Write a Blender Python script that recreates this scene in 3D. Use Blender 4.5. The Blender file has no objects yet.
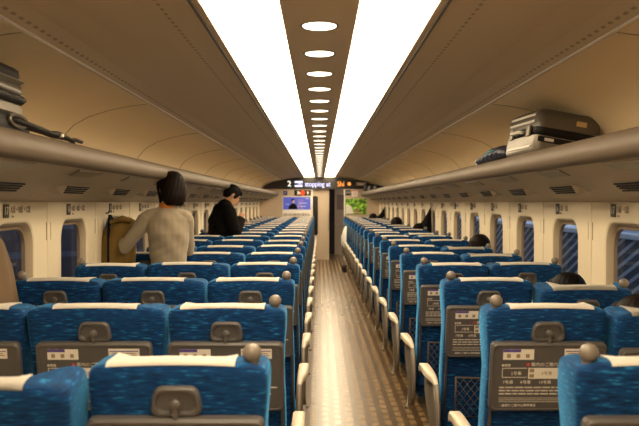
import bpy, bmesh, math, random
from mathutils import Vector, Matrix
random.seed(7)
PI = math.pi
scene = bpy.context.scene
C = scene.collection
R = math.radians

# ------------------------------------------------------------------ helpers
def ordinal(n):
    w = ['zeroth', 'first', 'second', 'third', 'fourth', 'fifth', 'sixth', 'seventh', 'eighth', 'ninth', 'tenth', 'eleventh',
         'twelfth', 'thirteenth', 'fourteenth', 'fifteenth', 'sixteenth', 'seventeenth', 'eighteenth', 'nineteenth', 'twentieth']
    if n <= 20: return w[n]
    t = {2: 'twenty', 3: 'thirty', 4: 'forty'}[n // 10]
    return t + '-' + w[n % 10] if n % 10 else t[:-1] + 'ieth'

def tag(o, label=None, cat=None, group=None, kind=None):
    if label: o['label'] = label
    if cat: o['category'] = cat
    if group: o['group'] = group
    if kind: o['kind'] = kind
    return o

def empty(name, loc=(0, 0, 0), rz=0, label=None, cat=None, group=None, kind=None):
    o = bpy.data.objects.new(name, None)
    o.empty_display_size = 0.1
    C.objects.link(o)
    o.location = loc
    o.rotation_euler = (0, 0, rz)
    return tag(o, label, cat, group, kind)

def obj(name, bm, mat, parent=None, smooth=False, loc=None, normals=True):
    if isinstance(bm, bmesh.types.BMesh):
        if normals:
            bmesh.ops.recalc_face_normals(bm, faces=bm.faces)
        me = bpy.data.meshes.new(name)
        bm.to_mesh(me)
        bm.free()
    else:
        me = bm
        me.name = name
    mats = mat if isinstance(mat, (list, tuple)) else [mat]
    for m in mats: me.materials.append(m)
    if smooth:
        me.shade_smooth()
        if smooth != True:
            try: me.set_sharp_from_angle(angle=R(smooth))
            except Exception: pass
    o = bpy.data.objects.new(name, me)
    C.objects.link(o)
    if parent: o.parent = parent
    if loc is not None: o.location = loc
    return o

def NB(): return bmesh.new()

def box(bm, c, s, bevel=0.0, rot=None, mi=0, seg=2):
    r = bmesh.ops.create_cube(bm, size=1.0)
    vs = r['verts']
    bmesh.ops.scale(bm, vec=Vector(s), verts=vs)
    fs = list({f for v in vs for f in v.link_faces})
    if bevel > 0:
        es = list({e for v in vs for e in v.link_edges})
        rr = bmesh.ops.bevel(bm, geom=es, offset=bevel, segments=seg, profile=0.5, affect='EDGES')
        vs = list({v for f in rr['faces'] for v in f.verts} | {v for v in vs if v.is_valid})
        fs = list({f for v in vs for f in v.link_faces})
    if rot is not None:
        bmesh.ops.rotate(bm, cent=(0, 0, 0), matrix=rot, verts=vs)
    bmesh.ops.translate(bm, vec=Vector(c), verts=vs)
    for f in fs: f.material_index = mi
    return vs

def sphere(bm, c, r, u=16, v=10, mi=0, M=None):
    res = bmesh.ops.create_uvsphere(bm, u_segments=u, v_segments=v, radius=1.0)
    vs = res['verts']
    rr = Vector(r) if hasattr(r, '__len__') else Vector((r, r, r))
    bmesh.ops.scale(bm, vec=rr, verts=vs)
    if M is not None: bmesh.ops.transform(bm, matrix=M, verts=vs)
    bmesh.ops.translate(bm, vec=Vector(c), verts=vs)
    for f in {f for q in vs for f in q.link_faces}: f.material_index = mi
    return vs

def rings(bm, loops, cap=True, mi=0, closed=False):
    """loops: list of lists of coordinates with equal length"""
    L = [[bm.verts.new(p) for p in lp] for lp in loops]
    n = len(L[0])
    rng = range(len(L)) if closed else range(len(L) - 1)
    for i in rng:
        a, b = L[i], L[(i + 1) % len(L)]
        for j in range(n):
            f = bm.faces.new((a[j], a[(j + 1) % n], b[(j + 1) % n], b[j]))
            f.material_index = mi
    if cap and not closed:
        for lp in (L[0], L[-1]):
            f = bm.faces.new(lp)
            f.material_index = mi
    return L

def sweep(bm, pts, radii, side=Vector((1, 0, 0)), n=12, cap=True, mi=0, round_ends=False):
    pts = [Vector(p) for p in pts]
    rad = [(r, r) if not hasattr(r, '__len__') else r for r in radii]
    if round_ends:
        t0 = (pts[0] - pts[1]).normalized(); t1 = (pts[-1] - pts[-2]).normalized()
        r0, r1 = rad[0], rad[-1]
        m0, m1 = min(r0), min(r1)
        pts = [pts[0] + t0 * m0, pts[0] + t0 * m0 * .7] + pts + [pts[-1] + t1 * m1 * .7, pts[-1] + t1 * m1]
        rad = [(r0[0] * .2, r0[1] * .2), (r0[0] * .7, r0[1] * .7)] + rad + [(r1[0] * .7, r1[1] * .7), (r1[0] * .2, r1[1] * .2)]
    loops = []
    for i, p in enumerate(pts):
        if i == 0: t = pts[1] - p
        elif i == len(pts) - 1: t = p - pts[i - 1]
        else: t = (pts[i + 1] - p).normalized() + (p - pts[i - 1]).normalized()
        if t.length < 1e-9: t = Vector((0, 0, 1))
        t.normalize()
        s = Vector(side)
        u = s - t * s.dot(t)
        if u.length < .05:
            s = Vector((0, 1, 0)) if abs(t.y) < .9 else Vector((0, 0, 1))
            u = s - t * s.dot(t)
        u.normalize()
        v = t.cross(u)
        loops.append([p + u * (rad[i][0] * math.cos(2 * PI * k / n)) + v * (rad[i][1] * math.sin(2 * PI * k / n)) for k in range(n)])
    return rings(bm, loops, cap, mi)

def prism(bm, poly, a, b, axis='y', mi=0):
    """poly: (p,q) points; extruded between a and b along axis. y: (x,z) ; x: (y,z) ; z: (x,y)"""
    def P(p, t):
        return {'y': (p[0], t, p[1]), 'x': (t, p[0], p[1]), 'z': (p[0], p[1], t)}[axis]
    return rings(bm, [[P(p, a) for p in poly], [P(p, b) for p in poly]], True, mi)

def rrect(cx, cy, hx, hy, r, n=5):
    out = []
    for q, (sx, sy) in enumerate(((1, 1), (-1, 1), (-1, -1), (1, -1))):
        for k in range(n + 1):
            a = PI / 2 * q + PI / 2 * k / n
            out.append((cx + sx * (hx - r) + r * math.cos(a), cy + sy * (hy - r) + r * math.sin(a)))
    return out

_txt = {}
def text_mesh(body, size, extrude=0.0006, align='CENTER'):
    cu = bpy.data.curves.new('t', 'FONT')
    cu.body = body; cu.size = size; cu.extrude = extrude
    cu.align_x = align; cu.align_y = 'CENTER'
    cu.resolution_u = 2
    o = bpy.data.objects.new('t', cu)
    C.objects.link(o)
    dg = bpy.context.evaluated_depsgraph_get()
    me = bpy.data.meshes.new_from_object(o.evaluated_get(dg))
    bpy.data.objects.remove(o)
    bpy.data.curves.remove(cu)
    return me

def add_text(bm, body, size, loc, rot=(R(90), 0, 0), mi=0, align='CENTER', sx=1.0, extrude=.0006):
    """writing lies in the XZ plane and reads from -Y by default"""
    me = text_mesh(body, size, extrude, align)
    old_v, old_f = set(bm.verts), set(bm.faces)
    bm.from_mesh(me)
    from mathutils import Euler
    M = Matrix.Translation(loc) @ Euler(rot).to_matrix().to_4x4() @ Matrix.Diagonal((sx, 1, 1, 1))
    for v in bm.verts:
        if v not in old_v: v.co = M @ v.co
    for f in bm.faces:
        if f not in old_f: f.material_index = mi
    bpy.data.meshes.remove(me)

def remesh(bm, voxel, smooth_iter=2, disp=None):
    me = bpy.data.meshes.new('r')
    bmesh.ops.recalc_face_normals(bm, faces=bm.faces)
    bm.to_mesh(me); bm.free()
    o = bpy.data.objects.new('r', me)
    C.objects.link(o)
    m = o.modifiers.new('r', 'REMESH'); m.mode = 'VOXEL'; m.voxel_size = voxel; m.use_smooth_shade = True
    if smooth_iter:
        s = o.modifiers.new('s', 'SMOOTH'); s.factor = .5; s.iterations = smooth_iter
    dg = bpy.context.evaluated_depsgraph_get()
    out = bpy.data.meshes.new_from_object(o.evaluated_get(dg))
    bpy.data.objects.remove(o)
    if disp:
        for v in out.vertices: v.co = disp(v.co.copy())
    return out

def clone(o, parent=None):
    c = o.copy(); C.objects.link(c); c.parent = parent
    for ch in list(o.children): clone(ch, c)
    return c

# ------------------------------------------------------------------ materials
def mat(name, col, rough=.5, metal=0, spec=.5, var=0.0, vscale=20, bump=0.0, bscale=120, sheen=0.0, emit=None, estr=0, coat=0):
    m = bpy.data.materials.new(name); m.use_nodes = True
    nt = m.node_tree; b = nt.nodes['Principled BSDF']
    b.inputs['Base Color'].default_value = (*col, 1)
    b.inputs['Roughness'].default_value = rough
    b.inputs['Metallic'].default_value = metal
    b.inputs['Specular IOR Level'].default_value = spec
    b.inputs['Sheen Weight'].default_value = sheen
    b.inputs['Coat Weight'].default_value = coat
    if emit:
        b.inputs['Emission Color'].default_value = (*emit, 1)
        b.inputs['Emission Strength'].default_value = estr
    tc = nt.nodes.new('ShaderNodeTexCoord')
    if var > 0:
        nz = nt.nodes.new('ShaderNodeTexNoise'); nz.inputs['Scale'].default_value = vscale; nz.inputs['Detail'].default_value = 4
        nt.links.new(tc.outputs['Object'], nz.inputs['Vector'])
        mx = nt.nodes.new('ShaderNodeMix'); mx.data_type = 'RGBA'
        mx.inputs['A'].default_value = (*[c * (1 - var) for c in col], 1)
        mx.inputs['B'].default_value = (*[min(1, c * (1 + var)) for c in col], 1)
        nt.links.new(nz.outputs['Fac'], mx.inputs['Factor'])
        nt.links.new(mx.outputs['Result'], b.inputs['Base Color'])
    if bump > 0:
        n2 = nt.nodes.new('ShaderNodeTexNoise'); n2.inputs['Scale'].default_value = bscale
        nt.links.new(tc.outputs['Object'], n2.inputs['Vector'])
        bp = nt.nodes.new('ShaderNodeBump'); bp.inputs['Strength'].default_value = bump; bp.inputs['Distance'].default_value = .004
        nt.links.new(n2.outputs['Fac'], bp.inputs['Height'])
        nt.links.new(bp.outputs['Normal'], b.inputs['Normal'])
    return m

def emissive(name, col, s):
    m = bpy.data.materials.new(name); m.use_nodes = True
    nt = m.node_tree; nt.nodes.remove(nt.nodes['Principled BSDF'])
    e = nt.nodes.new('ShaderNodeEmission'); e.inputs[0].default_value = (*col, 1); e.inputs[1].default_value = s
    nt.links.new(e.outputs[0], nt.nodes['Material Output'].inputs[0])
    return m

def mapping(nt, scale, coord='Object', loc=(0, 0, 0), rot=(0, 0, 0)):
    tc = nt.nodes.new('ShaderNodeTexCoord'); mp = nt.nodes.new('ShaderNodeMapping')
    mp.inputs['Scale'].default_value = scale; mp.inputs['Location'].default_value = loc; mp.inputs['Rotation'].default_value = rot
    nt.links.new(tc.outputs[coord], mp.inputs['Vector'])
    return mp

def fabric_blue():
    m = mat('blue_fabric', (.01, .1, .3), .9, sheen=.0, spec=.25)
    nt = m.node_tree; b = nt.nodes['Principled BSDF']
    mp = mapping(nt, (26, 26, 190))
    nz = nt.nodes.new('ShaderNodeTexNoise'); nz.inputs['Scale'].default_value = 1; nz.inputs['Detail'].default_value = 2
    oi = nt.nodes.new('ShaderNodeObjectInfo')
    ad = nt.nodes.new('ShaderNodeVectorMath'); ad.operation = 'ADD'
    ml = nt.nodes.new('ShaderNodeVectorMath'); ml.operation = 'SCALE'; ml.inputs[3].default_value = 50
    cb = nt.nodes.new('ShaderNodeCombineXYZ')
    for i in range(3): nt.links.new(oi.outputs['Random'], cb.inputs[i])
    nt.links.new(cb.outputs[0], ml.inputs[0]); nt.links.new(ml.outputs[0], ad.inputs[0]); nt.links.new(mp.outputs[0], ad.inputs[1])
    nt.links.new(ad.outputs[0], nz.inputs['Vector'])
    cr = nt.nodes.new('ShaderNodeValToRGB')
    e = cr.color_ramp.elements
    e[0].position = .30; e[0].color = (.001, .013, .058, 1)
    e[1].position = .48; e[1].color = (.0015, .031, .118, 1)
    x = e.new(.62); x.color = (.0025, .050, .170, 1)
    x = e.new(.70); x.color = (.016, .17, .40, 1)
    nt.links.new(nz.outputs['Fac'], cr.inputs[0]); nt.links.new(cr.outputs[0], b.inputs['Base Color'])
    b.inputs['Sheen Weight'].default_value = .5; b.inputs['Sheen Tint'].default_value = (.1, .5, 1, 1); b.inputs['Sheen Roughness'].default_value = .4
    n2 = nt.nodes.new('ShaderNodeTexNoise'); n2.inputs['Scale'].default_value = 400
    tc = nt.nodes.new('ShaderNodeTexCoord'); nt.links.new(tc.outputs['Object'], n2.inputs['Vector'])
    bp = nt.nodes.new('ShaderNodeBump'); bp.inputs['Strength'].default_value = .3; bp.inputs['Distance'].default_value = .002
    nt.links.new(n2.outputs['Fac'], bp.inputs['Height']); nt.links.new(bp.outputs['Normal'], b.inputs['Normal'])
    return m

def floor_mat():
    m = mat('patterned_floor', (.2, .15, .09), .3, spec=.5)
    nt = m.node_tree; b = nt.nodes['Principled BSDF']
    mp = mapping(nt, (1, 1, 1), rot=(0, 0, R(90)))
    br = nt.nodes.new('ShaderNodeTexBrick'); br.offset = .5; br.inputs['Scale'].default_value = 1
    br.inputs['Brick Width'].default_value = .15; br.inputs['Row Height'].default_value = .085
    br.inputs['Mortar Size'].default_value = .024; br.inputs['Mortar Smooth'].default_value = .2; br.inputs['Bias'].default_value = 0
    br.inputs['Color1'].default_value = (.30, .195, .09, 1); br.inputs['Color2'].default_value = (.34, .22, .105, 1)
    br.inputs['Mortar'].default_value = (.105, .062, .027, 1)
    nt.links.new(mp.outputs[0], br.inputs['Vector'])
    nz = nt.nodes.new('ShaderNodeTexNoise'); nz.inputs['Scale'].default_value = 3
    nt.links.new(mp.outputs[0], nz.inputs['Vector'])
    mx = nt.nodes.new('ShaderNodeMix'); mx.data_type = 'RGBA'; mx.blend_type = 'MULTIPLY'; mx.inputs['Factor'].default_value = .4
    nt.links.new(br.outputs['Color'], mx.inputs['A']); nt.links.new(nz.outputs['Fac'], mx.inputs['B'])
    nt.links.new(mx.outputs['Result'], b.inputs['Base Color'])
    mr = nt.nodes.new('ShaderNodeMapRange'); b.inputs['Specular Tint'].default_value = (1, .82, .58, 1); b.inputs['Specular IOR Level'].default_value = .42
    mr.inputs['To Min'].default_value = .27; mr.inputs['To Max'].default_value = .30
    nt.links.new(br.outputs['Fac'], mr.inputs['Value']); nt.links.new(mr.outputs[0], b.inputs['Roughness'])
    bp = nt.nodes.new('ShaderNodeBump'); bp.inputs['Strength'].default_value = .03; bp.inputs['Distance'].default_value = .001; bp.invert = True
    nt.links.new(br.outputs['Fac'], bp.inputs['Height']); nt.links.new(bp.outputs['Normal'], b.inputs['Normal'])
    return m

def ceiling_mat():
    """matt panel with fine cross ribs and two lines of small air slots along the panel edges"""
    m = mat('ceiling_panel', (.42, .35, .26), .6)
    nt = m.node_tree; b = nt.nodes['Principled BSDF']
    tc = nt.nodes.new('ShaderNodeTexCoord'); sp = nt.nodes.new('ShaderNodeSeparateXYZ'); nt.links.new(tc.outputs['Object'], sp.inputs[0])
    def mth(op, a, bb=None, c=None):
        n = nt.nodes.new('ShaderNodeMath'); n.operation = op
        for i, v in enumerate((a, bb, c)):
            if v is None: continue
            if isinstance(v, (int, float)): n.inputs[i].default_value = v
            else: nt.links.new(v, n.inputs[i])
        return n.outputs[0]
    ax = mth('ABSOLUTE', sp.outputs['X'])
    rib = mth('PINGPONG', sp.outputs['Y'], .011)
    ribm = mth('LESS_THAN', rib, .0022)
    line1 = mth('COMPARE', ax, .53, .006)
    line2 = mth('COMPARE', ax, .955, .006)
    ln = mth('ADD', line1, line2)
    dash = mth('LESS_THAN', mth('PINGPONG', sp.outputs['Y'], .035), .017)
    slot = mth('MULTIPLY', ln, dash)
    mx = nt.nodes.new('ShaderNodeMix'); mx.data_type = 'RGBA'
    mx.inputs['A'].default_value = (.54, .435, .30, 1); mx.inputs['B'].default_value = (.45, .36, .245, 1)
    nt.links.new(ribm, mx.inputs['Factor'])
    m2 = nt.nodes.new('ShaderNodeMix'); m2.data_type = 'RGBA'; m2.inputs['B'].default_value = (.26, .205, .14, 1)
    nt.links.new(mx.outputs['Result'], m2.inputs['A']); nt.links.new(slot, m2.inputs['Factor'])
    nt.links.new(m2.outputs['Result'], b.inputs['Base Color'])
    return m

def stripes(name, c1, c2, period, slope, duty):
    m = mat(name, c1, .6)
    nt = m.node_tree; b = nt.nodes['Principled BSDF']
    tc = nt.nodes.new('ShaderNodeTexCoord'); sp = nt.nodes.new('ShaderNodeSeparateXYZ'); nt.links.new(tc.outputs['Object'], sp.inputs[0])
    a = nt.nodes.new('ShaderNodeMath'); a.operation = 'MULTIPLY_ADD'; a.inputs[1].default_value = slope
    nt.links.new(sp.outputs['Y'], a.inputs[0]); nt.links.new(sp.outputs['Z'], a.inputs[2])
    p = nt.nodes.new('ShaderNodeMath'); p.operation = 'PINGPONG'; p.inputs[1].default_value = period / 2; nt.links.new(a.outputs[0], p.inputs[0])
    l = nt.nodes.new('ShaderNodeMath'); l.operation = 'LESS_THAN'; l.inputs[1].default_value = period / 2 * duty; nt.links.new(p.outputs[0], l.inputs[0])
    mx = nt.nodes.new('ShaderNodeMix'); mx.data_type = 'RGBA'; mx.inputs['A'].default_value = (*c1, 1); mx.inputs['B'].default_value = (*c2, 1)
    nt.links.new(l.outputs[0], mx.inputs['Factor']); nt.links.new(mx.outputs['Result'], b.inputs['Base Color'])
    return m

def glass_mat():
    m = bpy.data.materials.new('window_glass'); m.use_nodes = True
    nt = m.node_tree; nt.nodes.remove(nt.nodes['Principled BSDF'])
    t = nt.nodes.new('ShaderNodeBsdfTransparent'); t.inputs[0].default_value = (.85, .9, .95, 1)
    g = nt.nodes.new('ShaderNodeBsdfGlossy'); g.inputs['Roughness'].default_value = .02
    x = nt.nodes.new('ShaderNodeMixShader')
    x.inputs[0].default_value = .06; nt.links.new(t.outputs[0], x.inputs[1]); nt.links.new(g.outputs[0], x.inputs[2])
    nt.links.new(x.outputs[0], nt.nodes['Material Output'].inputs[0])
    return m

def poster_green():
    m = mat('garden_photo_print', (.2, .4, .05), .4)
    nt = m.node_tree; b = nt.nodes['Principled BSDF']
    mp = mapping(nt, (9, 9, 9))
    nz = nt.nodes.new('ShaderNodeTexNoise'); nz.inputs['Scale'].default_value = 1.3; nz.inputs['Detail'].default_value = 5
    nt.links.new(mp.outputs[0], nz.inputs['Vector'])
    cr = nt.nodes.new('ShaderNodeValToRGB'); e = cr.color_ramp.elements
    e[0].position = .35; e[0].color = (.01, .03, .005, 1); e[1].position = .62; e[1].color = (.35, .6, .05, 1)
    x = e.new(.48); x.color = (.08, .2, .01, 1)
    nt.links.new(nz.outputs['Fac'], cr.inputs[0]); nt.links.new(cr.outputs[0], b.inputs['Base Color'])
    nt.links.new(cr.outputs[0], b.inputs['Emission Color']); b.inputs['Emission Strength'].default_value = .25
    return m

M = dict(
    fabric=fabric_blue(),
    floor=floor_mat(),
    ceil=ceiling_mat(),
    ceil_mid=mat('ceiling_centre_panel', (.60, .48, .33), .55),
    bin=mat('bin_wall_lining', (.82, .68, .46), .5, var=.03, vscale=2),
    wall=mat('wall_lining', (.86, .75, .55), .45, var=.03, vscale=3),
    wallgap=mat('lining_joint', (.30, .24, .16), .6),
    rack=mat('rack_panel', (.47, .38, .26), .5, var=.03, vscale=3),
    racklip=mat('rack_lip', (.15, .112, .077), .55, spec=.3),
    lens=mat('lamp_lens', (.22, .19, .12), .35),
    louvre=mat('louvre_black', (.006, .005, .004), .6, spec=.2),
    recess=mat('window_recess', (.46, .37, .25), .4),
    gasket=mat('window_gasket', (.25, .18, .12), .4),
    glass=glass_mat(),
    light=emissive('light_diffuser', (1, .80, .53), 13.0),
    spot=emissive('downlight_lens', (1, .86, .62), 5.0),
    trim=mat('dark_trim', (.05, .035, .02), .4),
    cover=mat('white_headrest_cloth', (.72, .68, .61), .9, var=.05, vscale=60, bump=.2, bscale=600),
    grey=mat('grey_brown_plastic', (.088, .080, .076), .45, var=.05, vscale=30),
    greyd=mat('dark_grey_plastic', (.06, .052, .046), .4),
    knob=mat('grip_plastic', (.19, .16, .13), .38),
    pad=mat('armrest_pad', (.56, .48, .37), .5),
    panel=mat('armrest_panel', (.15, .125, .10), .5),
    print_=mat('white_print', (.62, .56, .48), .6),
    sticker=mat('sticker_white', (.75, .70, .62), .5),
    purple=mat('sticker_purple', (.10, .06, .28), .5),
    icon=mat('icon_brown', (.30, .22, .14), .5),
    red=mat('emblem_red', (.6, .06, .05), .5),
    net=mat('net_cord', (.10, .085, .075), .6),
    post=mat('armrest_post', (.24, .20, .155), .5),
    chrome=mat('pedal_chrome', (.30, .27, .24), .45, metal=.8),
    base=mat('seat_base_metal', (.08, .075, .07), .5, metal=.3),
    endwall=mat('end_wall_lining', (.58, .46, .33), .5, var=.03, vscale=3),
    header=mat('header_black', (.012, .008, .007), .3),
    door=mat('door_panel', (.55, .44, .32), .45),
    doorglass=mat('door_glass_dark', (.008, .007, .006), .15),
    gap_shade=mat('vestibule_shade', (.02, .016, .016), .6),  # near-black colour stands in for the shade beyond the doorway
    vest=mat('vestibule_wall', (.55, .45, .37), .5),
    led_w=emissive('led_white', (.72, .70, 1.0), 1.6),
    led_o=emissive('led_orange', (1.0, .30, .05), 1.6),
    led_r=emissive('led_red', (1.0, .06, .02), 1.8),
    num_w=emissive('lit_number', (1.0, .95, .8), 1.3),
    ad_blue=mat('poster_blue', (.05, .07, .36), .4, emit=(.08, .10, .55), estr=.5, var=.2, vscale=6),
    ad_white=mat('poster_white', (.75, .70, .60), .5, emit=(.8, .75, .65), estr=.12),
    ad_pink=mat('poster_pink', (.5, .3, .55), .5),
    skinp=mat('poster_skin', (.6, .4, .3), .5),
    green=poster_green(),
    sign_blue=mat('sign_blue', (.03, .06, .2), .5),
    black=mat('black_cloth', (.005, .0045, .0045), .9, spec=.08, var=.3, vscale=15, bump=.3, bscale=150),
    navycoat=mat('navy_cloth', (.008, .009, .018), .9, spec=.1, bump=.3, bscale=150),
    brown=mat('brown_cloth', (.16, .10, .05), .85, var=.15, vscale=10, bump=.3, bscale=150),
    olive=mat('olive_cloth', (.17, .10, .018), .85, var=.25, vscale=12, bump=.3, bscale=120),
    knit=mat('beige_knit', (.31, .255, .18), .95, var=.08, vscale=50, bump=.5, bscale=220, sheen=.2),
    orange=mat('orange_collar', (.5, .17, .03), .8),
    jeans=mat('dark_trousers', (.02, .022, .035), .9, var=.15, vscale=40),
    shoe=mat('shoe_leather', (.02, .015, .012), .4),
    skin=mat('skin', (.56, .30, .17), .5, var=.06, vscale=30),
    hair=mat('black_hair', (.004, .003, .0025), .55, spec=.10, var=.4, vscale=70, bump=.4, bscale=90),
    hairb=mat('dark_brown_hair', (.008, .004, .003), .55, spec=.10, var=.4, vscale=70, bump=.4, bscale=90),
    eye=mat('eye_dark', (.01, .008, .006), .2),
    lip=mat('lip', (.4, .14, .1), .5),
    bag=mat('black_nylon', (.010, .008, .008), .6, spec=.3, bump=.3, bscale=200),
    silver=mat('silver_shell', (.21, .185, .15), .38, metal=.5),
    shell=mat('grey_shell', (.13, .115, .10), .35, metal=.4),
    tagc=mat('paper_tag', (.62, .42, .2), .6),
    nav=mat('navy_nylon', (.012, .018, .05), .5, bump=.2, bscale=100),
    cyan=mat('cyan_stripe', (.05, .30, .42), .5),
    white=mat('white_plastic', (.75, .72, .66), .4),
    barrier=stripes('barrier_stripes', (.045, .055, .085), (.36, .42, .52), .13, .37, .36),
    facade=stripes('facade_lines', (.025, .034, .07), (.10, .13, .20), .45, .05, .2),
    rail=mat('barrier_rail', (.55, .6, .68), .5),
    ground=mat('trackbed', (.30, .31, .34), .9, var=.3, vscale=8),
)

# ------------------------------------------------------------------ camera
cam = bpy.data.cameras.new('camera')
cam.sensor_width = 36
F = 850.0
cam.lens = F * 36 / 639
cam.dof.use_dof = True
cam.dof.focus_distance = 5.0
cam.dof.aperture_fstop = 5.6
co = bpy.data.objects.new('camera', cam)
C.objects.link(co)
co.location = (0, 0, 1.5)
co.rotation_euler = (R(90) - math.atan(11 / F), 0, R(0.0))
scene.camera = co

Y0, YE = -3.0, 21.9          # rear and front bulkheads

# ------------------------------------------------------------------ setting: floor, walls, ceiling
bm = NB(); box(bm, (0, (Y0 + 25) / 2, -.03), (3.4, 25 - Y0, .06))
tag(obj('floor', bm, M['floor']), kind='structure')
bm = NB(); box(bm, (0, Y0 - .03, 1.1), (3.3, .06, 2.3))
tag(obj('wall_back', bm, M['endwall']), kind='structure')

WX = 1.54
WT = 1.505
def build_wall(s, name, wmat):
    bm = NB()
    j0 = 4.305 - .52
    def quad(y0, y1, z0, z1, x=WX, mi=0):
        f = bm.faces.new([bm.verts.new((s * x, y, z)) for y, z in ((y0, z0), (y1, z0), (y1, z1), (y0, z1))]); f.material_index = mi
    a = j0 - 1.04
    quad(Y0, a, 0, WT)
    n = 0
    k = -1
    while True:
        c = 4.305 + 1.04 * k
        if c > 21.3: break
        ya, yb = c - .52, min(c + .52, YE)
        zc, hz, hy = 1.09, .31, .285
        hole = rrect(c, zc, hy, hz, .13, 7)
        outer = []
        for (y, z) in hole:           # matching points on the panel's rectangle
            dy, dz = y - c, z - zc
            tl = []
            if dy > 1e-9: tl.append((yb - c) / dy)
            if dy < -1e-9: tl.append((ya - c) / dy)
            if dz > 1e-9: tl.append((WT - zc) / dz)
            if dz < -1e-9: tl.append((.0 - zc) / dz)
            t = min(tl)
            outer.append((c + dy * t, zc + dz * t))
        # snap nearest points to the corners
        for cy, cz in ((ya, 0), (yb, 0), (ya, WT), (yb, WT)):
            i = min(range(len(outer)), key=lambda i: (outer[i][0] - cy) ** 2 + (outer[i][1] - cz) ** 2)
            outer[i] = (cy, cz)
        lp = [[(s * WX, y, z) for y, z in outer], [(s * WX, y, z) for y, z in hole],
              [(s * (WX + .006), y, z) for y, z in rrect(c, zc, hy - .008, hz - .008, .125, 7)]]
        rings(bm, lp, cap=False, mi=0)
        # raised rib between modules
        for dy in (-.018, .018):
            pass
        k += 1; n += 1
    quad(4.305 + 1.04 * (k - 1) + .52, YE, 0, WT) if 4.305 + 1.04 * (k - 1) + .52 < YE else None
    o = obj(name, bm, [wmat], normals=False)
    tag(o, kind='structure')
    # window reveals and panes
    return k
wn = 1
for s, nm in ((-1, 'wall_left'), (1, 'wall_right')):
    kmax = build_wall(s, nm, M['wall'])
    for k in range(-1, kmax):
        c = 4.305 + 1.04 * k; zc = 1.09
        w = empty('window_%d' % wn, (s * WX, c, .78), kind='structure'); wn += 1
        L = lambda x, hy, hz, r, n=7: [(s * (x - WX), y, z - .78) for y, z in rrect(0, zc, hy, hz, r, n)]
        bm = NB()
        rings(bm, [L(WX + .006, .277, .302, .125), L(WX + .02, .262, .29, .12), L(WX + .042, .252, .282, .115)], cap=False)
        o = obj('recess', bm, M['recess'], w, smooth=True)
        bm = NB()
        rings(bm, [L(WX + .042, .254, .284, .115), L(WX + .036, .248, .277, .11), L(WX + .036, .240, .268, .105), L(WX + .056, .236, .264, .10)], cap=False)
        obj('window_frame', bm, M['gasket'], w, smooth=35)
        bm = NB()
        rings(bm, [L(WX + .050, .245, .275, .10), L(WX + .054, .245, .275, .10)], cap=True)
        obj('pane', bm, M['glass'], w)
# seams between the lining modules
tn = 1
for s in (-1, 1):
    for k in range(-1, 17):
        y = 4.305 + 1.04 * k + .52
        if y > YE - .1: continue
        bm = NB()
        box(bm, (s * (WX - .002), y, .76), (.006, .05, 1.48), .002)
        for dy in (-.036, .036): box(bm, (s * (WX - .001), y + dy, 1.335), (.004, .006, .10), mi=1)
        tag(obj('trim_%d' % tn, bm, [M['wall'], M['wallgap']]), kind='structure'); tn += 1

# ceiling cross-section
prof = [(.425, 2.150), (.60, 2.147), (.78, 2.132), (.90, 2.108), (.985, 2.078)]
prof2 = [(1.0, 2.070), (1.10, 2.057), (1.22, 2.033), (1.34, 1.995), (1.43, 1.945), (1.49, 1.88), (1.527, 1.80), (1.545, 1.72), (1.55, 1.66)]
def shell(bm, pr, s, y0, y1, th=.03, mi=0):
    pts = [(s * x, z) for x, z in pr]
    out = [(s * (x + th * .4), z + th) for x, z in pr][::-1]
    prism(bm, pts + out, y0, y1, 'y', mi)
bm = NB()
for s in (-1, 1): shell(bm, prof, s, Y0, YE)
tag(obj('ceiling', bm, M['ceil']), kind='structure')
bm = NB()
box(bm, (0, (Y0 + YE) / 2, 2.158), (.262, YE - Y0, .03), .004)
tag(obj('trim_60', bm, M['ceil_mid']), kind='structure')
for i, s in enumerate((-1, 1)):
    bm = NB(); shell(bm, prof2, s, Y0, YE)
    tag(obj('trim_%d' % (61 + i), bm, M['bin'], smooth=40), kind='structure')
    bm = NB(); sweep(bm, [(s * .992, Y0, 2.072), (s * .992, YE, 2.072)], [(.006, .005)] * 2, n=8)
    tag(obj('trim_%d' % (63 + i), bm, M['rack'], smooth=True), kind='structure')
    # curved joints of the bin wall, one every second row
    for k in range(-1, 9):
        y = 4.94 + 2.08 * k
        if y > YE - .05: break
        bm = NB()
        pp = prof2
        lo = [[(s * (x - .002), y + t, z - .002) for t in (-.0035, .0035)] + [(s * (x + .003), y + t, z + .003) for t in (.0035, -.0035)] for x, z in pp]
        rings(bm, lo)
        tag(obj('trim_%d' % (70 + i * 10 + k + 1), bm, M['wallgap']), kind='structure')
    # dark edge rail beside each light strip
    bm = NB()
    box(bm, (s * .4185, (Y0 + YE) / 2, 2.150), (.011, YE - Y0, .012))
    tag(obj('trim_%d' % (65 + i), bm, M['trim']), kind='structure')
    bm = NB()
    box(bm, (s * .402, (Y0 + YE) / 2, 2.156), (.022, YE - Y0, .012))
    tag(obj('trim_%d' % (67 + i), bm, M['ceil_mid']), kind='structure')

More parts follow.
